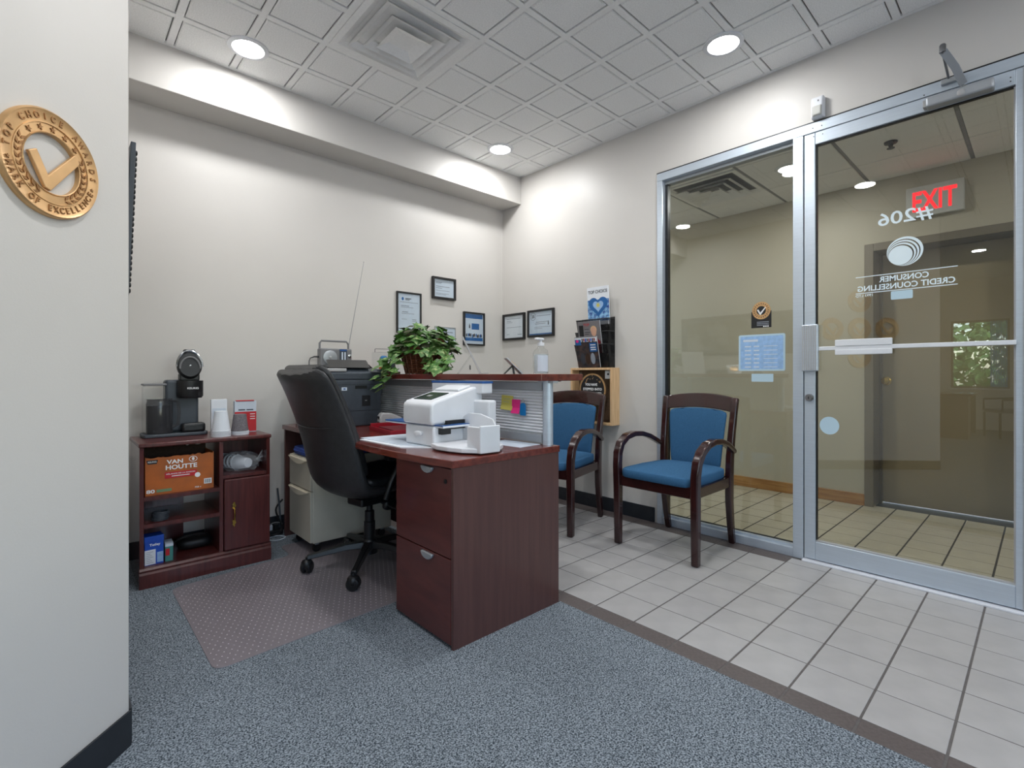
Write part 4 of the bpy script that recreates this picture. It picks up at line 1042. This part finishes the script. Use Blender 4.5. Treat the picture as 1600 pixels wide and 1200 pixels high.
# lobed ivy leaf in the xy plane, tip along +x
def ivy(mt, sc, bend):
    o = [(0,0),(.15,.30),(.02,.55),(.32,.42),(.48,.62),(.60,.34),(1.0,0),(.60,-.34),(.48,-.62),(.32,-.42),(.02,-.55),(.15,-.30)]
    vs = [(.42,0,.06*bend)] + [(x, y, -.16*bend*(x*x)*.8 - .14*abs(y)*bend) for x, y in o]
    m_ = MB().add([(a*sc,b*sc,c*sc) for a,b,c in vs], [(0,i,i % 12+1) for i in range(1,13)]).mesh('leaf', mt)
    return m_
IV = [ivy(LEAF1,.058,1), ivy(LEAF2,.064,.8), ivy(LEAF1,.046,1.3), ivy(LEAF2,.050,1.1), ivy(LEAF3,.052,1)]
from mathutils import Euler
rng = random.Random(3)
for k in range(230):
    th = rng.uniform(0, 2*PI); ph = math.asin(rng.uniform(-.05, 1)); q = rng.uniform(.72, 1.05)
    p = Vector((.13*math.cos(th)*math.cos(ph)*q, .175*math.sin(th)*math.cos(ph)*q, .118 + .135*math.sin(ph)*q))
    o = bpy.data.objects.new('leaf', IV[rng.choice([0,0,0,0,1,2,2,2,3,4,4])]); COL.objects.link(o); o.parent = pb; o.location = p
    o.rotation_euler = Euler((rng.uniform(-.5,.5), rng.uniform(-.15,.9), th + rng.uniform(-.7,.7)))
# trailing vines
for (pts, nl) in (([(-.10,.07,.13),(-.16,.10,.06),(-.185,.10,-.02),(-.19,.06,-.06)], 11), ([(-.12,.02,.12),(-.165,.0,.05),(-.18,-.03,0)], 9), ([(-.02,-.15,.15),(-.02,-.22,.10),(-.03,-.27,.05),(-.05,-.32,.03)], 13), ([(-.05,-.13,.13),(-.08,-.20,.06),(-.10,-.26,.02)], 11), ([(-.06,.12,.12),(-.10,.15,.05),(-.12,.16,.0)], 9)):
    MB().tube(pts, .0022, 5).build('vine', STEM, pb)
    for k in range(nl):
        t = (k+.5)/nl*(len(pts)-1); i = int(t); p = Vector(pts[i]).lerp(Vector(pts[i+1]), t-i)
        o = bpy.data.objects.new('leaf', IV[rng.choice([1,3,1,0,3])]); COL.objects.link(o); o.parent = pb
        o.location = p + Vector((rng.uniform(-.02,.01), rng.uniform(-.025,.025), rng.uniform(-.01,.025)))
        o.rotation_euler = Euler((rng.uniform(-.6,.6), rng.uniform(.1,1.0), PI + rng.uniform(-1.4,1.4)))
# photo cube left of the plant
pc = thing('photo_block', 'small clear stand of cards and figures left of the ivy basket', 'ornament', (1.78, 3.28, CT)); pc.scale = (1.65,)*3
MB().prism([(-.05,.0),(.05,.0),(.05,.095),(-.05,.095)], 'y', -.03, .03).build('clear_case', CLEAR, pc)
bx('base', DBROWN, pc, -.055, .055, -.034, .034, 0, .010)
bx('tan_card', ORANGE, pc, -.040, .0, -.02, -.016, .010, .050)
bx('pale_card', PAPERB, pc, .004, .016, -.022, -.016, .010, .045)
MB().blob((-.018,-.018,.068), (.034,.02,.024), .8, 12, 8).build('teal_figure', TEALTAG, pc, smooth=True)
MB().blob((.030,-.005,.045), (.026,.02,.060), .8, 12, 8).build('dark_figure', DPLAST, pc, smooth=True)
MB().tube([(-.05,0,.095),(-.05,0,.108),(-.046,0,.110),(.046,0,.110)], .0012, 5).build('wire', INK, pc)
# leaning display easels (their faces point to the entrance)
ea = thing('plaque_stand', 'tall clear plaque on the counter, leaning back, right of the ivy', 'plaque', (1.86, 2.38, CT), R_(-39)); ea.scale = (1.3,)*3
MB().prism([(.045,0),(.055,.0),(-.030,.170),(-.036,.166)], 'y', -.080, .080).build('acrylic_sheet', LGREY, ea, bevel=.001)
MB().prism([(-.060,0),(-.054,.0),(.008,.085),(.004,.090)], 'y', -.030, .030).build('rear_leg', CLEAR, ea)
bx('foot', LGREY, ea, .04, .085, -.08, .08, 0, .004)
bx('black_sheet', BLACKC, ea, -.001, .002, -.075, .075, .02, .04)
sg = thing('award_plaque', 'small black desk plaque on an easel leg beside the hand sanitizer', 'plaque', (1.84, 1.99, CT), R_(-36))
MB().prism([(.052,0),(.060,.003),(-.026,.088),(-.034,.086)], 'y', -.060, .060).build('plate', ALUD, sg, bevel=.001)
MB().prism([(-.042,0),(-.034,.0),(.012,.044),(.006,.050)], 'y', -.018, .018).build('rear_leg', BPLAST, sg)
MB().prism([(.012,0),(.020,.0),(.012,.044),(.004,.046)], 'y', -.018, .018).build('front_leg', DPLAST, sg)
MB().lathe([(.001,0),(.034,0),(.034,.003),(.001,.004)], 24).xf(Matrix.Translation((.020,0,.046)) @ Matrix.Rotation(R_(45), 4, 'Y')).build('gold_seal', GOLD, sg, smooth=True)
hs = thing('hand_sanitizer', 'clear pump bottle of hand sanitizer on the counter end', 'bottle', (1.84, 1.765, CT)); hs.scale = (1.28, 1.28, 1.03)
MB().lathe([(.001,0),(.028,0),(.031,.004),(.031,.100),(.027,.118),(.014,.130),(.012,.140)], 24).build('bottle', CLEAR, hs, smooth=True)
MB().lathe([(.001,.003),(.0285,.003),(.0285,.098),(.001,.100)], 24).build('gel', WATER, hs, smooth=True)
MB().prism([(.0318*math.cos(a), .0318*math.sin(a)) for a in [R_(200+10*i) for i in range(10)]] + [(.0312*math.cos(a), .0312*math.sin(a)) for a in [R_(290-10*i) for i in range(10)]], 'z', .012, .092).build('label', PAPERB, hs)
MB().lathe([(.001,.140),(.014,.140),(.014,.156),(.006,.158),(.005,.172),(.001,.172)], 18).build('pump_collar', WPLAST, hs, smooth=True)
MB().box(-.030, .012, -.009, .009, .168, .180).build('pump_spout', WPLAST, hs, bevel=.004)

# ================================================================== GUEST CHAIRS (local +x is forward)
def guest_chair():
    t = thing('guest_chair', '', 'chair', (0,0,0), 0, 'blue guest chairs by the entrance glazing')
    for s in (-1, 1):
        # front leg runs up and bends back into the arm
        pts = [(.265,s*.262,0),(.266,s*.262,.20),(.268,s*.262,.40),(.270,s*.264,.50),(.260,s*.268,.575),(.228,s*.272,.632),(.165,s*.274,.670),(.085,s*.274,.683),(0,s*.272,.678),(-.09,s*.268,.655),(-.175,s*.262,.618),(-.225,s*.258,.592)]
        MB().sweep(pts, (0,1,0), [.042,.044,.046,.046,.048,.050,.052,.052,.050,.046,.042,.036], [.040,.044,.048,.048,.046,.042,.038,.035,.033,.032,.030,.026]).build('front_leg_and_arm', CWOOD, t, bevel=.008, seg=3, smooth=True)
        bk = [(-.275,s*.225,0),(-.250,s*.226,.12),(-.228,s*.228,.27),(-.222,s*.230,.42),(-.226,s*.232,.55),(-.242,s*.236,.70),(-.262,s*.240,.83),(-.282,s*.243,.925)]
        MB().sweep(bk, (0,1,0), [.036,.038,.040,.040,.040,.040,.040,.040], [.034,.040,.046,.050,.046,.040,.036,.032]).build('back_post', CWOOD, t, bevel=.008, seg=3, smooth=True)
        MB().sweep([(.255,s*.255,.405),(-.225,s*.228,.400)], (0,1,0), .026, .060).build('side_rail', CWOOD, t, bevel=.004)
    MB().sweep([(.262,-.25,.405),(.262,.25,.405)], (1,0,0), .026, .066).build('front_rail', CWOOD, t, bevel=.004)
    MB().sweep([(-.222,-.225,.405),(-.222,.225,.405)], (1,0,0), .024, .055).build('rear_rail', CWOOD, t, bevel=.004)
    # curved crest rail with a crowned top edge
    rings = []
    for i in range(13):
        u = -1 + 2*i/12; y = u*.226; bow = -.030*(1-u*u); zt = .928 + .022*(1-u*u); zb = .835 + .020*(1-u*u)
        rings.append([(-.264+bow-.013,y,zb),(-.264+bow+.013,y,zb),(-.284+bow+.012,y,zt),(-.284+bow-.012,y,zt)])
    MB().loft(rings).build('crest_rail', CWOOD, t, bevel=.006, seg=3, smooth=True)
    # upholstered back following the bow
    rings = []
    for j in range(11):
        v_ = j/10; z = .455 + .395*v_; base = -.228 - .036*v_**1.4; hw = .172 + .032*v_
        row = []
        n = 24
        for k in range(n):
            q = 2*PI*k/n; cx_, sx_ = math.cos(q), math.sin(q)
            u = math.copysign(abs(cx_)**.4, cx_)
            edge = min(1, .35 + 4*min(v_, 1-v_)) ** .5
            row.append((base - .022*(1-u*u) + math.copysign(abs(sx_)**.7, sx_)*.022*edge + .010*edge, u*hw, z + (.016*(1-u*u) if v_ > .75 else 0)*((v_-.75)*4)))
        rings.append(row)
    MB().loft(rings).build('backrest', FABRIC, t, smooth=True, sub=1, ang=80)
    sb = MB().blob((.040, 0, .458), (.505, .49, .062), .24, 40, 14)
    sb.v = [(x, y*(1-.10*max(0,-x)/.25), z + .020*(1-min(1,(x/.26)**2)) * (1-min(1,(y/.25)**2)) * (1 if z > .458 else 0)) for x, y, z in sb.v]
    sb.build('seat', FABRIC, t, smooth=True, ang=80)
    return t
g1 = guest_chair(); g1.location = (2.905, 1.585, 0); g1.rotation_euler = (0, 0, R_(179)); g1['label'] = 'blue upholstered wooden armchair in front of the glass sidelight'
g2 = copy_tree(g1); g2.location = (2.715, 2.445, 0); g2.rotation_euler = (0, 0, R_(192)); g2['label'] = 'blue upholstered wooden armchair below the magazine rack, partly behind the desk'

# ================================================================== WALL THINGS
def frame_pic(label, loc, rz, w, h, bw=.014, dep=.016, fm_=FRAMEB, paper=PAPERB):
    t = thing('framed_certificate', label, 'picture frame', loc, rz, 'framed certificates in the far corner')
    for a in ((-w/2,-w/2+bw,-h/2,h/2),(w/2-bw,w/2,-h/2,h/2),(-w/2+bw,w/2-bw,-h/2,-h/2+bw),(-w/2+bw,w/2-bw,h/2-bw,h/2)):
        bx('frame_bar', fm_, t, a[0], a[1], -dep, 0, a[2], a[3], bevel=.002)
    bx('certificate', paper, t, -w/2+bw, w/2-bw, -dep*.45, -.001, -h/2+bw, h/2-bw)
    bx('pane', CLEAR, t, -w/2+bw, w/2-bw, -dep*.72, -dep*.60, -h/2+bw, h/2-bw)
    t['front'] = -dep*.45
    return t
def lines(t, rows, m=INKL):
    y = t['front']
    for x0, x1, z, hh in rows: MB().box(x0, x1, y-.0008, y+.0003, z-hh/2, z+hh/2).build('print_line', m, t)
YW = YB - .001
c1 = frame_pic('tall framed letter with a dark logo above the ivy on the back wall', (2.16, YW, 1.585), 0, .235, .34)
lines(c1, [(-.035,.02,.116,.006),(-.035,.005,.106,.005)], INK)
MB().prism(disc(-.060,.112,.010,.014,16), 'y', c1['front']-.001, c1['front']).build('logo', BLUEC2, c1)
lines(c1, [(-.085,.085,.085,.004),(-.075,0,.055,.006),(-.075,.04,.043,.004),(-.065,-.01,.005,.006),(-.07,.05,-.008,.004),(-.07,-.02,-.055,.004),(.03,.07,-.055,.006),(.03,.075,-.068,.004)])
c2 = frame_pic('small landscape framed certificate, highest on the back wall', (2.506, YW, 1.825), 0, .245, .19, .018, .028)
lines(c2, [(-.085,-.02,.050,.006),(-.085,-.03,.042,.004),(-.085,.06,.015,.006),(-.085,-.02,0,.005),(-.085,.06,-.02,.004),(-.085,.05,-.045,.004),(-.085,.02,-.055,.004)])
c3 = frame_pic('framed blue and white poster right of the ivy on the back wall', (2.843, YW, 1.493), 0, .245, .305, .014, .024)
bx('blue_header', BLUEC2, c3, -.100, .100, c3['front']-.001, c3['front'], .095, .136)
lines(c3, [(-.085,.08,.122,.008),(-.07,.07,.108,.006)], WHITEI)
bx('blue_badge', BLUEC2, c3, -.028, .060, c3['front']-.001, c3['front'], -.005, .050)
lines(c3, [(-.02,.05,.034,.006),(-.02,.04,.022,.006),(-.02,.045,.010,.006)], WHITEI)
MB().prism([(-.060,.005),(-.044,.005),(-.046,.030),(-.052,.050),(-.058,.030)], 'y', c3['front']-.001, c3['front']).build('torch_mark', INK, c3)
rr_ = random.Random(5)
for k in range(16):
    x = -.088 + .0115*k; MB().prism(disc(x, -.062+rr_.uniform(-.006,.006), .007, .016, 10), 'y', c3['front']-.001-.0002*(k % 3), c3['front']).build('crowd_figure', [INK, INKL, BLUEC2, DBROWN][k % 4], c3)
bx('blue_footer', BLUEC2, c3, -.100, .100, c3['front']-.0016, c3['front'], -.110, -.080)
lines(c3, [(-.02,.03,-.095,.006)], WHITEI)
c4 = frame_pic('pale framed certificate half hidden behind the ivy', (2.525, YW, 1.385), 0, .225, .215, .008, .012, LGREY)
lines(c4, [(-.02,.08,.060,.010),(-.03,.08,.030,.004),(-.03,.06,.018,.004),(-.03,.08,.0,.004)])
XW = XR - .001
c5 = frame_pic('framed certificate nearest the room corner on the entrance wall', (XW, 3.42, 1.525), R_(-90), .30, .25, .020, .024, FRAMEB, PAPER)
lines(c5, [(-.10,.09,.075,.004),(-.10,-.04,.055,.005),(-.10,-.02,.042,.004),(-.10,.10,-.005,.004),(-.10,-.06,-.07,.004),(.05,.11,-.075,.006)])
c6 = frame_pic('framed certificate marked 25 in a circle, above the hand sanitizer', (XW, 3.07, 1.535), R_(-90), .325, .245, .018, .022)
text('lettering', '25', .026, INK, c6, (-.095, c6['front']-.0012, .063), width=.038, bold=.03)
cr = MB()
cr.tube([(-.095+.033*math.cos(2*PI*i/28), c6['front']-.0008, .063+.033*math.sin(2*PI*i/28)) for i in range(29)], .0012, 5).build('circle', INK, c6)
lines(c6, [(-.05,.12,.066,.006),(-.06,.10,.010,.006),(-.07,.06,-.005,.006),(-.08,.12,-.035,.004),(-.08,.02,-.048,.004)])
MB().prism([(.088,-.020),(.100,-.020),(.098,.006),(.094,.020),(.090,.006)], 'y', c6['front']-.001, c6['front']).build('torch_mark', INK, c6)
bx('blue_footer', BLUEC2, c6, -.140, .140, c6['front']-.0008, c6['front'], -.103, -.092)

# wooden sign box ----------------------------------------------------
wb = thing('wooden_wall_box', 'pale maple box frame on the wall behind the farther guest chair', 'wall box', (XW, 2.440, .905), R_(-90))
W3, H3 = .205, .222
for a in ((-W3,-W3+.018,-H3,H3),(W3-.018,W3,-H3,H3),(-W3+.018,W3-.018,-H3,-H3+.018),(-W3+.018,W3-.018,H3-.018,H3)):
    bx('side', MAPLE, wb, a[0], a[1], -.10, 0, a[2], a[3], bevel=.002)
bx('backing', BROWNBD, wb, -W3+.018, W3-.018, -.012, 0, -H3+.018, H3-.018)
bx('catch_plate', LGREY, wb, W3-.075, W3-.02, -.085, -.075, H3-.085, H3-.022); 
MB().lathe([(.001,0),(.008,0),(.008,.004),(.001,.005)], 12).xf(Matrix.Rotation(R_(90),4,'X')).build('screw', BPLAST, wb, loc=(W3-.045, -.085, H3-.05))
MB().lathe([(.001,0),(.012,0),(.012,.006),(.001,.008)], 12).xf(Matrix.Rotation(R_(90),4,'X')).build('screw', STEEL, wb, loc=(-W3+.040, -.012, H3-.04))
sn = thing('round_sign', 'round black sign with gold border reading stepped into excellence', 'sign', (XW-.090, 2.425, .955), R_(-90))
MB().lathe([(.001,0),(.125,0),(.125,.004),(.001,.004)], 48).xf(Matrix.Rotation(R_(90),4,'X')).build('disc', BLACKC, sn, smooth=True)
ring_y([(.116,.0),(.128,.0),(.128,.007),(.116,.006)], 48).build('border', GOLD, sn, smooth=True)
text('lettering', 'YOU HAVE', .020, WHITEI, sn, (-.012, -.0052, .040), width=.120, bold=.03)
text('lettering', 'STEPPED INTO', .020, WHITEI, sn, (.0, -.0052, .004), width=.185, bold=.03)
text('lettering', 'EXCELLENCE!', .020, WHITEI, sn, (.0, -.0052, -.030), width=.175, bold=.03)
rr_ = random.Random(9)
for k in range(16):
    a = rr_.uniform(R_(25), R_(155)); r = rr_.uniform(.085, .112)
    MB().prism(star_pts(r*math.cos(a), r*math.sin(a), rr_.uniform(.004,.008), 4), 'y', -.0050, -.0036).build('confetti', GOLD, sn)

# magazine rack -------------------------------------------------------
mr = thing('magazine_rack', 'black wire mesh wall rack with three magazine pockets', 'magazine rack', (XW, 2.440, 1.125), R_(-90))
RW = .160
bx('back_mesh', MESHB, mr, -RW, RW, -.004, -.001, 0, .40)
PK = [(.0, .185, .115), (.115, .285, .085), (.225, .385, .055)]
for k, (z0, z1, dep) in enumerate(PK):
    y0, y1 = -.045 - .0*k, -.105 + .012*k
    MB().loft([[(-RW*.82,y0,z0),(RW*.82,y0,z0),(RW*.82,y0-.002,z0),(-RW*.82,y0-.002,z0)], [(-RW,y1,z1),(RW,y1,z1),(RW,y1-.002,z1),(-RW,y1-.002,z1)]]).build('pocket_front', MESHB, mr)
    for s in (-1, 1):
        MB().prism([(y0,z0),(y1,z1),(-.003,z1),(-.003,z0)], 'x', s*RW-.001 if s > 0 else -RW-.001, s*RW+.001 if s > 0 else -RW+.001).build('pocket_side', MESHB, mr)
    MB().tube([(-RW,-.004,z1),(-RW,y1,z1),(RW,y1,z1),(RW,-.004,z1)], .0035, 6).build('rim_wire', BPLAST, mr)
    MB().tube([(-RW*.82,y0,z0),(RW*.82,y0,z0)], .003, 6).build('bottom_wire', BPLAST, mr)
for s in (-1, 1): MB().tube([(s*RW,-.003,0),(s*RW,-.003,.40)], .0035, 6).build('upright_wire', BPLAST, mr)
def magazine(label, x, y, z, tilt, w, h, cover, lean=0):
    t = thing('magazine', label, 'magazine', (0,0,0), 0, 'magazines in the wall rack')
    P = Vector((XW, 2.440, 1.125)) + Matrix.Rotation(R_(-90), 3, 'Z') @ Vector((x, y, z))
    t.location = P; t.rotation_euler = (R_(tilt), R_(lean), R_(-90))
    bx('pages', PAPER, t, -w/2+.001, w/2-.001, 0, .007, 0, h)
    bx('cover', cover, t, -w/2, w/2, -.0012, 0, 0, h)
    return t
COVB = mat('heart_art', srgb(20,60,140), .35, scale=34, col2=srgb(150,200,235), lo=.38, hi=.62)
COVG = mat('grey_cover', srgb(120,116,118), .35, var=.1)
COVN = mat('night_cover', srgb(36,38,44), .35, scale=26, col2=srgb(92,70,62), lo=.4, hi=.7)
m1 = magazine('magazine with a blue floral heart cover in the top pocket',   .032, -.030, .345, 4, .21, .30, PAPER)
hp = []
for i in range(36):
    q = 2*PI*i/36; hp.append((.0058*16*math.sin(q)**3, .150 + .0056*(13*math.cos(q)-5*math.cos(2*q)-2*math.cos(3*q)-math.cos(4*q))))
bx('art_field', COVB, m1, -.104, .104, -.0016, -.001, .03, .20)
MB().prism(hp, 'y', -.0024, -.0014).build('art_heart', BLUEC2, m1)
MB().prism([(p[0]*.55, .150+(p[1]-.150)*.55) for p in hp], 'y', -.0030, -.0020).build('art_heart', SKYC, m1)
MB().prism(star_pts(0, .155, .026, 8), 'y', -.0036, -.0026).build('art_bloom', YNOTE, m1)
text('lettering', 'TOP CHOICE', .026, INK, m1, (0, -.0024, .262), width=.185, bold=.01)
m2 = magazine('magazine with a figure in red on its cover, middle pocket', -.01, -.072, .118, 10, .22, .255, COVG)
bx('spine_band', BLACKC, m2, -.098, -.055, -.0018, -.001, .01, .225)
MB().prism(disc(.045, .170, .026, .036, 20), 'y', -.0020, -.001).build('portrait_head', mat('portrait_tone', srgb(206,160,136), .5), m2)
MB().prism(disc(.045, .186, .030, .030, 20), 'y', -.0016, -.001).build('portrait_hair', MAPLE, m2)
MB().prism([(-.02,.0),(-.012,.09),(.02,.125),(.045,.132),(.07,.125),(.100,.09),(.104,0)], 'y', -.0022, -.001).build('portrait_dress', mat('crimson', srgb(128,24,36), .5), m2)
text('lettering', 'TOP', .020, REDC, m2, (-.02, -.0022, .228), width=.060, bold=.01)
lines_m = [(-.045,.0,.190),(-.045,.01,.165),(-.045,-.005,.150)]
for x0, x1, z in lines_m: MB().box(x0, x1, -.0020, -.001, z, z+.005).build('print_line', INK, m2)
m3 = magazine('dark magazine with a white masthead and blue badge, lowest pocket', -.02, -.088, .006, 12, .22, .245, COVN)
bx('masthead', PAPER, m3, -.108, .108, -.0018, -.001, .205, .240)
bx('photo_strip', BLUEC2, m3, -.108, -.05, -.0022, -.001, .18, .225)
MB().prism(disc(-.085,.212,.014,.012,12), 'y', -.0028, -.001).build('photo_spot', PNOTE, m3)
for k in range(8): MB().box(-.040+.017*k, -.028+.017*k, -.0026, -.001, .205+.004*(k % 2), .232).build('masthead_letter', [INK, REDTRAY, BLUEC][k % 3], m3)
bx('blue_badge', BLUEC2, m3, .03, .10, -.0024, -.001, .125, .195)
for z in (.175, .155, .138): MB().box(.04, .09, -.0030, -.002, z, z+.008).build('print_line', WHITEI, m3)
for k in range(3): MB().prism(disc(-.05+.05*k, .07, .022, .045, 14), 'y', -.0022, -.001).build('cover_figure', [INK, DBROWN, INKL][k], m3)

# ================================================================== STICKERS ON THE GLASS
GXs = XR + .0495          # room face of the sidelight pane
so = thing('hours_sheet', 'large pale blue opening hours sheet on the sidelight glass', 'sticker', (GXs, 1.210, 1.213), R_(-90))
MB().prism(rpoly([(-.139,-.115),(.139,-.115),(.139,.115),(-.139,.115)], .012, 4), 'y', -.0010, 0).build('sheet', STKR, so)
MB().prism(rpoly([(-.128,-.104),(.128,-.104),(.128,.104),(-.128,.104)], .008, 4), 'y', -.0014, -.0008).build('panel', SKYC, so)
for k in range(6):
    z = .040 - .026*k
    MB().box(-.10, -.062, -.0020, -.0012, z-.004, z+.004).build('print_line', PAPERB, so)
    MB().box(-.045, -.012, -.0020, -.0012, z-.004, z+.004).build('print_line', PAPERB, so)
    MB().box(.015, .095, -.0020, -.0012, z-.002, z+.002).build('print_line', PAPERB, so)
bx('heading', PAPERB, so, -.11, -.02, -.002, -.0012, .070, .084)
s2 = thing('seal_sticker', 'black sticker with a round gold check seal on the sidelight glass', 'sticker', (GXs, 1.210, 1.447), R_(-90))
bx('black_card', BLACKC, s2, -.060, .060, -.001, 0, -.078, .025)
MB().prism(disc(0, .030, .055, .055, 36), 'y', -.0018, -.0008).build('gold_seal', GOLD, s2)
MB().prism(disc(0, .030, .028, .028, 28), 'y', -.0024, -.0014).build('seal_centre', BLACKC, s2)
MB().prism([(p[0]*.42, .030+p[1]*.42) for p in [(-.060,.010),(-.040,.022),(-.012,-.030),(.058,.050),(.066,.040),(-.006,-.066),(-.020,-.062)]], 'y', -.0030, -.0020).build('check_mark', WHITEI, s2)
for k in range(20):
    a = 2*PI*k/20; MB().box(-.002,.002,-.0024,-.0014,-.004,.004).xf(Matrix.Translation((.042*math.cos(a),0,.030+.042*math.sin(a))) @ Matrix.Rotation(-a+PI/2,4,'Y')).build('seal_letter', DBROWN, s2)
for z in (-.042, -.052, -.062): MB().box(-.026, .045, -.0018, -.0008, z-.002, z+.002).build('print_line', INKL, s2)
for k in range(3): MB().box(.012+.012*k, .020+.012*k, -.0018, -.0008, -.074, -.067).build('icon', WHITEI, s2)
s3 = thing('blank_label', 'small blank white label below the hours sheet', 'sticker', (GXs, 1.204, 1.055), R_(-90))
MB().prism(rpoly([(-.065,-.025),(.065,-.025),(.065,.025),(-.065,.025)], .004, 3), 'y', -.0010, 0).build('sheet', STKR, s3)
GXd = XR + .0050
s4 = thing('blank_label', 'small blank label under the company name on the door glass', 'sticker', (GXd, .502, 1.489), R_(-90))
MB().prism(rpoly([(-.045,-.022),(.045,-.022),(.045,.022),(-.045,.022)], .006, 3), 'y', -.0010, 0).build('sheet', STKR, s4)
s5 = thing('round_sticker', 'round pale blue sticker low on the door glass', 'sticker', (GXd, .827, .787), R_(-90))
MB().prism(disc(0,0,.048,.050,36), 'y', -.0010, 0).build('disc', STKR, s5)

# ================================================================== OFFICE BEHIND (seen mirrored in the door glass)
od = thing('office_desk', 'dark brown desk by the far window, mirrored in the door glass', 'desk', (-5.2, 1.15, .004))
bx('top', MAHOT, od, -.7, .7, -.35, .38, .71, .74, bevel=.004)
bx('pedestal', MAHOX, od, .25, .68, -.30, .34, 0, .71); bx('end_panel', MAHOX, od, -.70, -.66, -.30, .34, 0, .71)
sc3 = thing('side_chair', 'grey chair by the far office window, mirrored in the door glass', 'chair', (-5.3, .42, .004), R_(60))
bx('seat', GPLAST, sc3, -.23, .23, -.23, .23, .42, .48, bevel=.03, seg=3)
MB().sweep([(-.22,0,.50),(-.27,0,.72),(-.33,0,.92)], (0,1,0), .42, .05).build('backrest', GPLAST, sc3, bevel=.015, seg=3)
for s in (-1, 1):
    MB().tube([(.21,s*.21,0),(.21,s*.21,.42)], .018, 8).build('leg', BPLAST, sc3)
    MB().tube([(-.32,s*.21,0),(-.20,s*.21,.42),(-.24,s*.21,.66)], .018, 8).build('leg', BPLAST, sc3)
    MB().tube([(.20,s*.25,.45),(.20,s*.25,.64),(-.24,s*.25,.66)], .016, 8).build('arm', BPLAST, sc3)
fe = thing('fire_extinguisher', 'red fire extinguisher on the office wall, mirrored in the door glass', 'extinguisher', (-1.45, 1.30, .80), R_(45))
fe.location = (-1.10, .93, .82)
MB().lathe([(.001,0),(.055,0),(.06,.01),(.06,.33),(.045,.37),(.016,.39),(.014,.42),(.001,.42)], 20).build('cylinder', REDC, fe, smooth=True)
MB().lathe([(.0605,.12),(.0612,.12),(.0612,.25),(.0605,.25)], 20, caps=False).build('label', PAPER, fe, smooth=True)
bx('valve', BPLAST, fe, -.02, .05, -.012, .012, .41, .45, bevel=.004)
MB().tube([(.02,0,.42),(.075,0,.38),(.078,0,.20)], .008, 8).build('hose', BPLAST, fe)

# outside the far window: lawn and trees
ln = MB().box(-22, -6.85, -3.2, 11, -.30, -.20).build('lawn', GRASS); tag(ln, 'green lawn outside the far office window', 'lawn', kind='stuff')
pv = MB().box(-22, 12, -22, -3.2, -.30, -.20).build('pavement', mat('pavement', (.60,.59,.57), .9)); tag(pv, 'pale pavement added unseen behind the viewer to bounce daylight', 'pavement', kind='stuff')  # bright unseen ground, added to bounce daylight in through the rear windows
for i, (x, y, hh, r, lab) in enumerate(((-11.5, .6, 3.2, 1.5, 'bushy green tree straight outside the far window'), (-14.5, 4.3, 4.2, 1.9, 'broad green tree outside the window, left of the nearest'), (-13.8, -2.9, 3.6, 1.7, 'broad green tree outside the window, right of the nearest'))):
    t = thing('tree', lab, 'tree', (x, y, -.199), 0, 'trees outside the office window')
    MB().tube([(0,0,0),(.05,.03,hh*.4),(0,0,hh*.8)], [.12,.09,.03], 8).build('trunk', BARK, t)
    rt = random.Random(i); lv = MB()
    for k in range(1400):
        th = rt.uniform(0,2*PI); ph = math.asin(rt.uniform(-1,1)); q = rt.uniform(.55,1)
        p = Vector((r*q*math.cos(th)*math.cos(ph), r*q*math.sin(th)*math.cos(ph), hh*.55 + hh*.45*q*math.sin(ph)))
        a = Vector((rt.uniform(-1,1), rt.uniform(-1,1), rt.uniform(-1,1))).normalized()*.13; b = a.cross(Vector((rt.uniform(-1,1), rt.uniform(-1,1), rt.uniform(-1,1)))).normalized()*.07
        lv.add([p-a, p+b, p+a, p-b], [(0,1,2,3)])
    lo_ = lv.mesh('foliage', TREE); oo = bpy.data.objects.new('foliage', lo_); COL.objects.link(oo); oo.parent = t; oo['kind'] = 'stuff'
